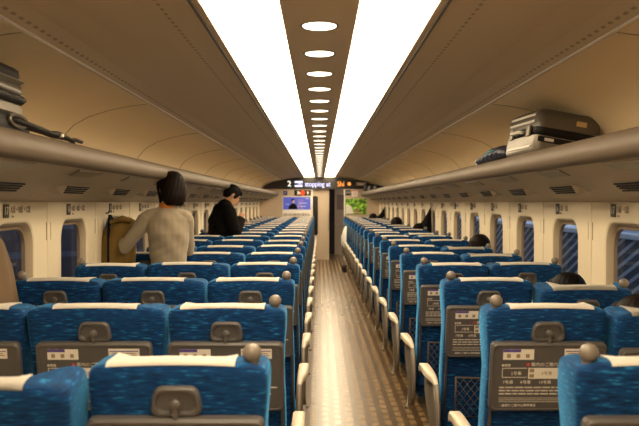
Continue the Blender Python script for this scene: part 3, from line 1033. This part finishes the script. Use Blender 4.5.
t = empty('vestibule_notice', (.59, YV - .035, 1.5), 0, 'pale printed notice on vestibule wall seen through the door gap', 'sign')
bm = NB(); box(bm, (0, 0, 0), (.20, .008, .44), .002); obj('sign_board', bm, mat('notice_pale', (.30, .22, .21), .5), t)
bm = NB()
for q in range(8): box(bm, (0, -.006, .17 - q * .048), (.16 - .03 * (q % 3), .002, .014))
obj('printed_lines', bm, M['gasket'], t)
bm = NB(); box(bm, (.04, -.007, .225), (.12, .003, .025)); obj('white_heading', bm, M['white'], t)
bm = NB(); sweep(bm, [(.46, YV - .03, .86), (.46, YV - .07, .86), (.68, YV - .07, .86), (.68, YV - .03, .86)], [.014] * 4, side=Vector((0, 0, 1)), n=8)
tag(obj('handrail', bm, M['white'], smooth=True), 'short pale horizontal handrail on vestibule wall beyond the door', 'rail')

# ------------------------------------------------------------------ people
def vec(*a): return Vector(a)
def head_shape(bm, H, Mh, full=True):
    """head rings in local head space (face towards +Y), centre H"""
    sec = [(-.125, .030, .035, .035), (-.115, .045, .050, .026), (-.09, .058, .070, .015), (-.055, .067, .085, .004), (-.02, .072, .092, 0), (.02, .076, .095, -.004),
           (.055, .075, .094, -.008), (.085, .064, .082, -.010), (.108, .042, .056, -.010), (.118, .018, .025, -.010)]
    n = 18
    loops = [[H + Mh @ vec(rx * math.cos(2 * PI * k / n), dy + ry * math.sin(2 * PI * k / n), z) for k in range(n)] for z, rx, ry, dy in sec]
    rings(bm, loops)
    T = lambda p: H + Mh @ vec(*p)
    sweep(bm, [T((0, .082, .02)), T((0, .100, -.012)), T((0, .108, -.028)), T((0, .090, -.036))], [(.008, .008), (.011, .012), (.015, .012), (.012, .008)], side=Mh @ vec(1, 0, 0), n=8)
    sweep(bm, [T((-.022, .085, -.062)), T((0, .094, -.060)), T((.022, .085, -.062))], [.006, .009, .006], side=Mh @ vec(0, 0, 1), n=8)
    sweep(bm, [T((0, .070, -.105)), T((0, .080, -.098))], [.014, .012], side=Mh @ vec(1, 0, 0), n=8)
    for s in (-1, 1):
        sweep(bm, [T((s * .072, -.005, -.035)), T((s * .082, -.012, -.005)), T((s * .080, -.012, .022))], [(.006, .012), (.008, .018), (.006, .014)], side=Mh @ vec(1, 0, 0), n=8)
        sweep(bm, [T((s * .012, .085, .032)), T((s * .045, .074, .034))], [.008, .006], side=Mh @ vec(0, 0, 1), n=6)

def hand_shape(bm, W, d, side_v, n_v, curl=.6, sc=1.0, right=1):
    """W wrist, d pointing to the fingers, side_v towards the thumb, n_v back of the hand"""
    d, side_v, n_v = d.normalized(), side_v.normalized(), n_v.normalized()
    palm = [W, W + d * .03 * sc, W + d * .065 * sc, W + d * .09 * sc]
    sweep(bm, palm, [(.026 * sc, .018 * sc), (.036 * sc, .017 * sc), (.040 * sc, .015 * sc), (.038 * sc, .012 * sc)], side=side_v, n=12, round_ends=True)
    for i, (off, ln) in enumerate(((.030, .072), (.010, .080), (-.010, .075), (-.030, .058))):
        p = W + d * .080 * sc + side_v * off * sc
        dd = d.copy(); pts = [p]
        for seg, f in enumerate((.45, .30, .25)):
            ang = curl * (.35 + .5 * seg)
            dd = (d * math.cos(ang) - n_v * math.sin(ang)).normalized()
            p = p + dd * ln * f * sc; pts.append(p)
        sweep(bm, pts, [.0095 * sc, .009 * sc, .008 * sc, .0065 * sc], side=side_v, n=8, round_ends=True)
    p = W + d * .025 * sc + side_v * .024 * sc
    sweep(bm, [p, p + (d * .6 + side_v * .8).normalized() * .035 * sc, p + (d * .9 + side_v * .75 - n_v * .3).normalized() * .062 * sc], [.013 * sc, .011 * sc, .0085 * sc], side=n_v, n=8, round_ends=True)

def human(name, loc, rz, J, mats, label, hair='short', voxel=.008, group=None, head_rot=None, collar=False, fine=True, curl=.7):
    """J: joints in local space (person faces +Y). SINGLE continuous body + clothes + hair as children"""
    root = empty(name, loc, rz, label, 'person', group)
    rt = vec(1, 0, 0)
    sh = (J['SR'] - J['SL']).normalized()
    P_, Ch, Nk, Hd = J['P'], J['C'], J['N'], J['H']
    wst = P_.lerp(Ch, .45)
    Mh = head_rot or Matrix.Identity(3)
    bw = J.get('bw', 1.0)
    def torso(bm, g, low=-.07, neck=True):
        up = (Ch - P_).normalized()
        pts = [P_ + up * low, P_, wst, Ch, Ch.lerp(Nk, .55), Ch.lerp(Nk, .86)]
        rad = [(.150 * bw + g, .105 + g), (.165 * bw + g, .118 + g), (.132 * bw + g, .098 + g), (.158 * bw + g, .112 + g), (.160 * bw + g, .088 + g), (.085 * bw + g, .062 + g)]
        sweep(bm, pts, rad, side=sh, n=20, round_ends=True)
        for S in ('SL', 'SR'):
            sweep(bm, [Ch.lerp(Nk, .78), J[S] + vec(0, 0, .0)], [(.05 * bw + g, .05 * bw + g), (.052 * J.get('ar', 1) + g, .052 * J.get('ar', 1) + g)], side=sh.cross(vec(0, 0, 1)), n=12, round_ends=True)
    def arm(bm, s, g, end=1.0):
        S, E, Wr = J['S' + s], J['E' + s], J['W' + s]
        e = E.lerp(Wr, end)
        q = J.get('ar', 1.0)
        sweep(bm, [S, S.lerp(E, .35), S.lerp(E, .8), E, E.lerp(e, .3), e], [.056 * q + g, .052 * q + g, .043 * q + g, .042 * q + g, .041 * q + g, .029 * q + g * 1.2], n=12, round_ends=end >= 1)
    def leg(bm, s, g, end=1.0):
        Hp, K, A = J['H' + s], J['K' + s], J['A' + s]
        e = K.lerp(A, end)
        sweep(bm, [Hp, Hp.lerp(K, .4), K, K.lerp(e, .3), e], [.088 + g, .080 + g, .060 + g, .058 + g, .040 + g], n=14, round_ends=end >= 1)
    bm = NB()
    torso(bm, 0); head_shape(bm, Hd, Mh)
    sweep(bm, [Ch.lerp(Nk, .7), Nk, Hd + Mh @ vec(0, -.015, -.07)], [.060, .052, .054], side=sh, n=14, round_ends=True)
    for s in 'LR':
        arm(bm, s, 0)
        dirn = J.get('D' + s) or (J['W' + s] - J['E' + s])
        dirn = dirn.normalized()
        nv = J.get('NV' + s) or vec(0, 0, 1)
        nv = (nv - dirn * nv.dot(dirn)).normalized()
        sv = dirn.cross(nv) * (1 if s == 'L' else -1)
        hand_shape(bm, J['W' + s], dirn, sv, nv, curl)
        leg(bm, s, 0)
        A = J['A' + s]; f = J.get('F', vec(0, 1, 0))
        sweep(bm, [A + f * -.05 + vec(0, 0, -.045), A + f * .03 + vec(0, 0, -.045), A + f * .10 + vec(0, 0, -.055), A + f * .17 + vec(0, 0, -.062)], [(.033, .035), (.036, .038), (.042, .026), (.03, .016)], side=f.cross(vec(0, 0, 1)), n=10, round_ends=True)
    obj('body', remesh(bm, voxel, 2), mats['skin'], root, smooth=True)
    # garment
    bm = NB(); g = J.get('g', .013)
    torso(bm, g, low=J.get('hem', -.10))
    for s in 'LR': arm(bm, s, g, .93)
    def wr(co):
        a = math.sin(co.z * 38 + co.x * 26 + 2 * math.sin(co.x * 9 + co.y * 7)) * .0028 + math.sin(co.z * 71 - co.x * 47 + 3 * math.sin(co.z * 11)) * .0014
        c = Ch.lerp(P_, .5); n = (co - vec(c.x, c.y, co.z)); 
        return co + (n.normalized() * a if n.length > .01 else n)
    obj(J.get('garment', 'shirt'), remesh(bm, voxel, 3, wr), mats['top'], root, smooth=True)
    bm = NB()
    up = (Ch - P_).normalized()
    sweep(bm, [P_ - up * .09, P_ - up * .02, P_ + up * .03], [(.158 * bw, .118), (.176 * bw, .128), (.165 * bw, .118)], side=sh, n=20, round_ends=True)
    for s in 'LR': leg(bm, s, .014, .97)
    obj('trousers', remesh(bm, voxel * 1.3, 2), mats['bottom'], root, smooth=True)
    for s in 'LR':
        bm = NB(); A = J['A' + s]; f = J.get('F', vec(0, 1, 0))
        sweep(bm, [A + f * -.055 + vec(0, 0, -.04), A + f * .03 + vec(0, 0, -.04), A + f * .10 + vec(0, 0, -.052), A + f * .18 + vec(0, 0, -.060)], [(.040, .044), (.043, .047), (.050, .033), (.036, .022)], side=f.cross(vec(0, 0, 1)), n=14, round_ends=True)
        obj('shoe', bm, mats['shoe'], root, smooth=True)
    if collar:
        bm = NB()
        sweep(bm, [Ch.lerp(Nk, .93), Nk + (Nk - Ch).normalized() * .028], [(.069, .069), (.062, .062)], side=sh, n=18)
        obj('collar', bm, mats['collar'], root, smooth=40)
    # hair
    bm = NB()
    T = lambda p: Hd + Mh @ vec(*p)
    def hs(sec, n=22):
        rings(bm, [[Hd + Mh @ vec(rx * math.cos(2 * PI * k / n), dy + ry * math.sin(2 * PI * k / n), z) for k in range(n)] for z, rx, ry, dy in sec])
    hs([(.028, .082, .088, -.024), (.045, .088, .100, -.018), (.07, .087, .103, -.014), (.098, .074, .090, -.014), (.122, .052, .062, -.014), (.134, .022, .03, -.014)])
    low = {'short': -.055, 'bob': -.115}[hair]
    lw = {'short': 0, 'bob': .008}[hair]
    hs([(low, .050 + lw, .045 + lw, -.052), (low + .03, .070 + lw, .056 + lw, -.052), (low + .06, .080 + lw, .068 + lw, -.046), (.01, .084 + lw, .078 + lw, -.036), (.05, .084 + lw, .090, -.028), (.08, .07, .08, -.02)])
    for s in (-1, 1):     # sides and fringe
        ln = -.02 if hair == 'short' else -.085
        sweep(bm, [T((s * .062, .045, .085)), T((s * .078, .035, .04)), T((s * .080, .022, .0)), T((s * .078, .01, ln))], [(.020, .03), (.013, .032), (.012, .028), (.008, .02)], side=Mh @ vec(1, 0, 0), n=10, round_ends=True)
        sweep(bm, [T((s * .02, .056, .098)), T((s * .028, .083, .078)), T((s * .036, .088, .048))], [(.026, .012), (.030, .011), (.022, .007)], side=Mh @ vec(1, 0, 0), n=10, round_ends=True)
    def hw(co):
        l = Mh.inverted() @ (co - Hd)
        a = math.atan2(l.x, l.y)
        return co + (co - Hd).normalized() * (.0010 * math.sin(a * 23 + l.z * 60) + .0010 * math.sin(a * 57 + l.z * 25))
    obj('hair', remesh(bm, .005 if fine else .007, 2, hw), mats['hair'], root, smooth=True)
    for s in (-1, 1):
        bm = NB(); sphere(bm, T((s * .029, .086, .012)), (.011, .006, .006), 12, 8, M=Mh.to_4x4())
        obj('eye', bm, M['eye'], root, smooth=True)
    return root

def rotm(yaw=0, pitch=0, roll=0):
    return (Matrix.Rotation(yaw, 3, 'Z') @ Matrix.Rotation(pitch, 3, 'X') @ Matrix.Rotation(roll, 3, 'Y'))

# woman folding a coat: back to the camera, turned a little to the left
JW = dict(P=vec(.02, .0, .93), C=vec(.015, .015, 1.27), N=vec(.015, .03, 1.465), H=vec(.035, .05, 1.582),
          SL=vec(-.125, .03, 1.395), SR=vec(.135, .02, 1.39), EL=vec(-.29, .06, 1.175), WL=vec(-.305, .20, 1.29), ER=vec(.155, .13, 1.15), WR=vec(-.02, .32, 1.17),
          HL=vec(-.07, 0, .88), KL=vec(-.08, .03, .48), AL=vec(-.08, 0, .09), HR=vec(.10, 0, .88), KR=vec(.10, .02, .48), AR=vec(.10, 0, .09), g=.011, bw=.86, ar=.82, DL=vec(.05, .6, .25), garment='shirt')
human('person', (-1.075, 5.95, 0), R(8), JW, dict(skin=M['skin'], top=M['knit'], bottom=M['jeans'], shoe=M['shoe'], hair=M['hairb'], collar=M['orange']),
      'person with short dark hair in a beige long-sleeved top, standing and folding an olive coat', 'bob', .007, None, rotm(R(22), R(-8)), collar=True)

# man in black looking down, turned to the right
JM = dict(P=vec(0, -.02, .93), C=vec(0, .01, 1.27), N=vec(0, .075, 1.475), H=vec(0, .155, 1.575),
          SL=vec(-.185, .05, 1.40), SR=vec(.185, .05, 1.40), EL=vec(-.235, .10, 1.13), WL=vec(-.10, .27, 1.22), ER=vec(.225, .12, 1.12), WR=vec(.03, .25, 1.30),
          HL=vec(-.09, 0, .88), KL=vec(-.10, .03, .48), AL=vec(-.10, 0, .09), HR=vec(.09, 0, .88), KR=vec(.10, .02, .48), AR=vec(.10, 0, .09), g=.032, bw=1.05, garment='jacket', hem=-.14)
human('person', (-1.19, 10.12, 0), R(-66), JM, dict(skin=M['skin'], top=M['black'], bottom=M['jeans'], shoe=M['shoe'], hair=M['hair'], collar=M['black']),
      'person with short black hair in a black jacket, standing with head bowed', 'short', .009, None, rotm(R(0), R(-28)), collar=True)

# seated passengers, mostly hidden by the seat backs
def seated(x, row, dz, dx, hairm, hairstyle, label, top, yaw=0):
    y = ROW0 + PITCH * row + .33
    J = dict(P=vec(0, 0, .53 + dz), C=vec(dx * .5, -.04, .83 + dz), N=vec(dx * .85, -.055, 1.02 + dz), H=vec(dx, -.04, 1.115 + dz),
             SL=vec(-.17 + dx * .6, -.04, .955 + dz), SR=vec(.17 + dx * .6, -.04, .955 + dz), EL=vec(-.15, .07, .72 + dz), WL=vec(-.07, .26, .66 + dz), ER=vec(.15, .07, .72 + dz), WR=vec(.07, .26, .66 + dz),
             HL=vec(-.08, .02, .535 + dz), KL=vec(-.09, .44, .545), AL=vec(-.09, .46, .09), HR=vec(.08, .02, .535 + dz), KR=vec(.09, .44, .545), AR=vec(.09, .46, .09), g=.014, bw=.92, hem=-.04)
    return human('person', (x, y, 0), 0, J, dict(skin=M['skin'], top=top, bottom=M['jeans'], shoe=M['shoe'], hair=hairm), label, hairstyle, .012, None, rotm(yaw, R(-4)), fine=False)
seated(1.225, 1, -.105, .0, M['hairb'], 'short', 'seated person at lower right edge, only top of reddish dark hair showing', M['knit'])
seated(1.215, 2, -.105, .045, M['hair'], 'short', 'seated person with black hair behind the reclined seat, nearer right window', M['navycoat'])
seated(1.275, 5, -.03, .125, M['hairb'], 'short', 'seated person whose round dark head stands clear against the right windows', M['navycoat'])
seated(1.24, 11, .01, .0, M['hairb'], 'short', 'seated person with dark brown hair, far right, between the two hanging black coats', M['brown'])
seated(1.22, 16, .0, -.03, M['hair'], 'short', 'seated person with black hair farthest away, below the garden poster', M['black'])

# ------------------------------------------------------------------ coats
def coat(name, hook, s, secs, m, label, folds=7, amp=.12, hookpart=True):
    """hanging garment: secs = (dz, dy, half width along Y, thickness along X)"""
    t = empty(name, hook, 0, label, 'coat')
    bm = NB(); n = 40; loops = []
    for i, (dz, dy, hw, th) in enumerate(secs):
        lp = []
        for k in range(n):
            a = 2 * PI * k / n
            w = 1 + amp * math.sin(folds * a + i * .35) * min(1, i / 2)
            lp.append((-s * (th * .5 + .02) + th * .5 * math.cos(a) * w, dy + hw * math.sin(a) * (1 + .03 * math.sin(3 * a + i)), dz))
        loops.append(lp)
    rings(bm, loops)
    o = obj('cloth_body', bm, m, t, smooth=True)
    if hookpart:
        bm = NB(); sweep(bm, [(0, 0, .02), (-s * .02, 0, .02), (-s * .03, 0, .04)], [.006, .006, .008], side=Vector((0, 1, 0)), n=8)
        obj('coat_hook', bm, M['gasket'], t)
    return t
coat('hanging_coat', (-1.53, 3.80, 1.41), -1, [(.02, 0, .02, .03), (-.03, 0, .06, .05), (-.10, 0, .12, .08), (-.22, .01, .18, .10), (-.40, .02, .215, .12), (-.60, .03, .235, .13), (-.82, .03, .245, .13)], M['brown'],
     'brown coat hanging by the window at the left edge of the photo')
coat('hanging_coat', (-1.53, 6.08, 1.40), -1, [(.01, 0, .02, .02), (-.03, 0, .06, .04), (-.10, 0, .10, .05), (-.3, 0, .12, .055), (-.6, 0, .12, .055)], M['navycoat'],
     'dark coat hanging in front of the window left of the olive coat')
coat('hanging_coat', (1.53, 11.5, 1.395), 1, [(.02, 0, .02, .02), (-.03, 0, .04, .04), (-.12, 0, .10, .09), (-.22, 0, .16, .16), (-.35, 0, .22, .22), (-.65, 0, .24, .22)], M['black'],
     'tall pointed black coat hanging by the right windows, nearer of two')
coat('hanging_coat', (1.53, 19.6, 1.36), 1, [(.02, 0, .02, .02), (-.03, 0, .05, .04), (-.12, 0, .12, .10), (-.22, 0, .18, .20), (-.35, 0, .22, .30), (-.55, 0, .22, .32)], M['black'],
     'pointed black coat hanging by the right windows, farther of two near the end wall')
# dark bundle of clothing beside the nearer coat
bm = NB()
sphere(bm, (0, 0, 0), (.10, .10, .11), 16, 12); sphere(bm, (-.05, -.02, -.06), (.08, .09, .09), 14, 10); sweep(bm, [(0, 0, -.05), (.02, .02, -.18), (.02, .05, -.66)], [(.12, .10), (.17, .12), (.17, .13)], n=16)
tag(obj('folded_jacket', remesh(bm, .012, 3), M['black'], smooth=True, loc=(1.345, 11.45, 1.11)), 'bunched black jacket heaped on a seat below the nearer hanging black coat', 'jacket')

# olive coat held by the woman
t = empty('held_coat', (-1.405, 6.035, 1.325), 0, 'olive brown coat held draped over the hands of the person in beige', 'coat')
bm = NB()
n = 44; loops = []
for i, (dz, cx, hx, hy) in enumerate(((.055, .045, .03, .05), (.045, .02, .07, .08), (.0, -.01, .11, .11), (-.08, -.035, .135, .115), (-.20, -.05, .145, .12), (-.34, -.055, .15, .125), (-.48, -.055, .16, .125), (-.50, -.055, .155, .12))):
    hx *= .92; hy *= .66
    loops.append([(cx + hx * math.cos(2 * PI * k / n) * (1 + .10 * math.sin(6 * 2 * PI * k / n + i * .5)), .02 + hy * math.sin(2 * PI * k / n) * (1 + .12 * math.sin(7 * 2 * PI * k / n + i * .3)), dz) for k in range(n)])
rings(bm, loops)
obj('cloth_body', bm, M['olive'], t, smooth=True)
bm = NB()
sweep(bm, [(.075, -.045, .045), (.02, -.065, .058), (-.055, -.05, .035)], [(.018, .02), (.024, .024), (.018, .02)], n=12, round_ends=True)
obj('collar', bm, M['olive'], t, smooth=True)

# ------------------------------------------------------------------ luggage
def rack_z(x): return 1.748 - .17 * (x - 1.115) if x < 1.3 else 1.715 - .163 * (x - 1.3)
# suitcase lying on the right rack
t = empty('suitcase', (1.262, 4.72, rack_z(1.285) + .004), 0, 'silver-grey hard suitcase lying flat on the right luggage rack', 'suitcase')
t.rotation_euler = (0, R(9.8), R(4))
SX, SY, SZ = .172, .27, .13
def shellbox(z0, z1, r, g=0, ribs=False, x=SX, y=SY):
    bm = NB(); lo = []
    for z, d in (((z0, -.02), (z0 + .012, -.006), (z0 + .03, 0), (z1, 0)) if not ribs else ((z0, 0), (z1 - .035, 0), (z1 - .015, -.008), (z1, -.026))):
        lo.append([(px, py, z) for px, py in rrect(0, 0, x + d + g, y + d + g, r, 5)])
    rings(bm, lo)
    return bm
obj('lower_shell', shellbox(.0, .105, .045), M['silver'], t, smooth=40)
o = obj('zip_band', shellbox(.104, .152, .045, -.006), M['bag'], t, smooth=40)
obj('upper_shell', shellbox(.150, .248, .04, 0, True), M['shell'], t, smooth=40)
for q in range(7):
    bm = NB(); sweep(bm, [(-.14, -.21 + q * .07, .246), (.14, -.21 + q * .07, .246)], [(.010, .005)] * 2, side=Vector((0, 1, 0)), n=8, round_ends=True)
    obj('rib', bm, M['shell'], t, smooth=True)
bm = NB(); sweep(bm, [(-SX - .002, -.07, .125), (-SX - .03, -.06, .125), (-SX - .034, .06, .125), (-SX - .002, .07, .125)], [(.010, .008)] * 4, side=Vector((0, 0, 1)), n=8)
obj('carry_handle', bm, M['white'], t, smooth=True)
bm = NB()
for q, z in enumerate((.045, .18, .215)): box(bm, (-SX - .001, .0, z), (.008, .42, .014), .003)
obj('bright_strip', bm, M['white'], t)
for sy in (-.15, .15):
    bm = NB(); box(bm, (-SX - .004, sy, .13), (.016, .05, .06), .005); obj('latch', bm, M['silver'], t)
bm = NB(); box(bm, (.06, -SY - .002, .195), (.055, .005, .026), .001); obj('luggage_tag', bm, M['tagc'], t)
bm = NB(); box(bm, (-.10, -SY - .006, .085), (.05, .006, .016), .001); obj('name_plate', bm, M['white'], t)
bm = NB(); box(bm, (-.01, -SY - .003, .085), (.30, .008, .030), .003); obj('side_recess', bm, M['bag'], t)

# navy pouch / folded umbrella in front of the suitcase
t = empty('folded_umbrella', (1.125, 5.48, 1.765), 0, 'folded navy umbrella with cyan stripe on rack edge beyond the suitcase', 'umbrella')
bm = NB()
sweep(bm, [(.02, -.40, .03), (.015, -.25, .04), (.0, -.05, .035), (-.01, .15, .022), (-.02, .32, .01), (-.02, .42, .002)], [(.05, .032), (.058, .040), (.055, .042), (.050, .036), (.040, .026), (.014, .01)], n=16, round_ends=True)
def crump(co): return co * (1 + .10 * math.sin(co.y * 37 + co.x * 60) + .06 * math.sin(co.y * 90 + co.z * 80))
obj('canopy', remesh(bm, .008, 1, lambda c: Vector((c.x * (1 + .05 * math.sin(c.y * 60 + c.z * 90)), c.y, c.z * (1 + .06 * math.sin(c.y * 47 + c.x * 70))))), M['nav'], t, smooth=True)
bm = NB(); sweep(bm, [(-.050, -.22, .055), (-.052, -.02, .050), (-.048, .14, .030)], [(.005, .005), (.005, .006), (.004, .004)], n=8); obj('cyan_band', bm, M['cyan'], t, smooth=True)
bm = NB()
n = 20; sweep(bm, [(-.035, .44 + .028 * math.sin(2 * PI * k / n), -.012 + .035 * math.cos(2 * PI * k / n)) for k in range(n + 1)], [.005] * (n + 1), n=6)
obj('wrist_ring', bm, M['white'], t, smooth=True)

# black bags towards the end of the right rack
for (x, y, sx, sy, sz, lb) in ((1.22, 20.9, .14, .42, .10, 'black soft bag lying on right rack next to the end wall'), (1.22, 19.2, .12, .5, .065, 'black flat bag on right rack, second from the end wall'), (1.22, 17.4, .11, .4, .045, 'thin black bag on right rack, third from the end wall')):
    bm = NB()
    box(bm, (0, 0, sz), (sx * 2, sy * 2, sz * 2), min(.04, sz * .6), seg=3)
    sweep(bm, [(-sx * .6, -sy * .3, sz * 1.95), (-sx * .6, -sy * .2, sz * 2.2), (-sx * .6, sy * .2, sz * 2.2), (-sx * .6, sy * .3, sz * 1.95)], [.01] * 4, n=6)
    o = obj('travel_bag', bm, M['bag'], smooth=True, loc=(x, y, rack_z(x) + .004)); o.rotation_euler = (0, R(9.5), 0)
    tag(o, lb, 'bag')

# black wheeled bag on the left rack at the photo's edge
t = empty('wheeled_bag', (-1.265, 2.93, rack_z(1.27) + .004), 0, 'black and silver wheeled bag on the left rack at photo edge', 'bag')
t.rotation_euler = (0, R(-8), R(0))
def lay(z0, z1, d, mm, nm):
    bm = NB(); rings(bm, [[(px, py, z) for px, py in rrect(0, 0, .17 + dd + d, .32 + dd + d, .03, 5)] for z, dd in ((z0, -.012), (z0 + .012, 0), (z1 - .012, 0), (z1, -.012))])
    return obj(nm, bm, mm, t, smooth=45)
lay(.0, .075, 0, M['bag'], 'bag_base'); lay(.070, .125, -.012, M['silver'], 'silver_band'); lay(.12, .155, .004, M['bag'], 'zip_band'); lay(.15, .20, -.005, M['shell'], 'front_pocket'); lay(.195, .215, .006, M['silver'], 'piping'); lay(.21, .26, -.006, M['bag'], 'bag_lid')
bm = NB(); 
n = 16
sweep(bm, [(.177, .17 + .09 * math.cos(2 * PI * k / n), .045 + .022 * math.sin(2 * PI * k / n)) for k in range(n + 1)], [.007] * (n + 1), side=Vector((1, 0, 0)), n=6)
box(bm, (.172, .17, .045), (.008, .11, .02), .003)
obj('wheel_guard', bm, M['silver'], t, smooth=40)
# loose strap on the rack edge
t = empty('bag_strap', (-1.10, 3.45, 1.765), 0, 'loose black strap with a clip lying along left rack edge', 'strap')
bm = NB()
sweep(bm, [(-.01, -.40, .028), (.0, -.2, .020), (.005, -.02, .012), (-.005, .10, .016), (.0, .22, .012), (.005, .30, .006)], [(.032, .016), (.030, .014), (.026, .010), (.034, .016), (.024, .010), (.016, .006)], n=10, round_ends=True)
obj('webbing', bm, M['bag'], t, smooth=True)
bm = NB()
sweep(bm, [(.0, .28, .008), (.012, .34, .012), (.014, .43, .008)], [(.010, .008)] * 3, n=8, round_ends=True); sweep(bm, [(.0, .28, .008), (-.012, .34, .008), (-.012, .40, .004)], [(.008, .007)] * 3, n=8, round_ends=True)
obj('clip', bm, M['bag'], t, smooth=True)
bm = NB(); box(bm, (.022, .10, .012), (.02, .03, .015), .004); obj('buckle', bm, M['white'], t)

# pale cloth bag hanging over the aisle arm of the far right seats, and a dark bag on the floor
bm = NB()
sweep(bm, [(0, 0, .20), (.0, .0, .12), (-.01, 0, 0), (-.02, 0, -.14), (.01, 0, -.20)], [(.05, .08), (.08, .12), (.11, .13), (.10, .13), (.07, .10)], n=18, round_ends=True)
tag(obj('shoulder_bag', bm, M['ad_white'], smooth=True, loc=(.60, 18.9, .72)), 'pale cloth bag hanging over the aisle armrest of a far right seat', 'bag')
bm = NB(); box(bm, (0, 0, .07), (.10, .28, .14), .03, seg=3); sweep(bm, [(0, -.06, .13), (0, -.04, .17), (0, .04, .17), (0, .06, .13)], [.007] * 4, n=6)
tag(obj('floor_bag', bm, M['bag'], smooth=True, loc=(.53, 18.3, .0)), 'small black bag on the aisle floor by the far right seats', 'bag')

# ------------------------------------------------------------------ outside
bm = NB(); box(bm, (3.4, 20, .15), (.10, 60, 1.9))
o = tag(obj('trackside_barrier', bm, M['barrier']), 'blue-grey barrier with diagonal stripes outside the right windows', 'barrier')
bm = NB(); box(bm, (3.36, 20, 1.13), (.16, 60, .06), .01); obj('top_rail', bm, M['rail'], o)
bm = NB(); box(bm, (-4.2, 20, 1.2), (.2, 60, 5.0))
tag(obj('dark_building', bm, M['facade']), 'dark blue building front with pale lines outside the left windows', 'building')
bm = NB(); box(bm, (0, 20, -1.0), (60, 120, .1)); tag(obj('ground', bm, M['ground']), kind='structure')

w = bpy.data.worlds.new('world'); scene.world = w; w.use_nodes = True
bg = w.node_tree.nodes['Background']; bg.inputs[0].default_value = (.40, .46, .58, 1); bg.inputs[1].default_value = 1.2

# ------------------------------------------------------------------ render look
scene.view_settings.view_transform = 'Standard'
scene.view_settings.look = 'None'
scene.view_settings.gamma = 1
scene.view_settings.use_curve_mapping = False
scene.view_settings.exposure = 0.0
scene.cycles.use_denoising = True
scene.cycles.max_bounces = 7
scene.cycles.diffuse_bounces = 4
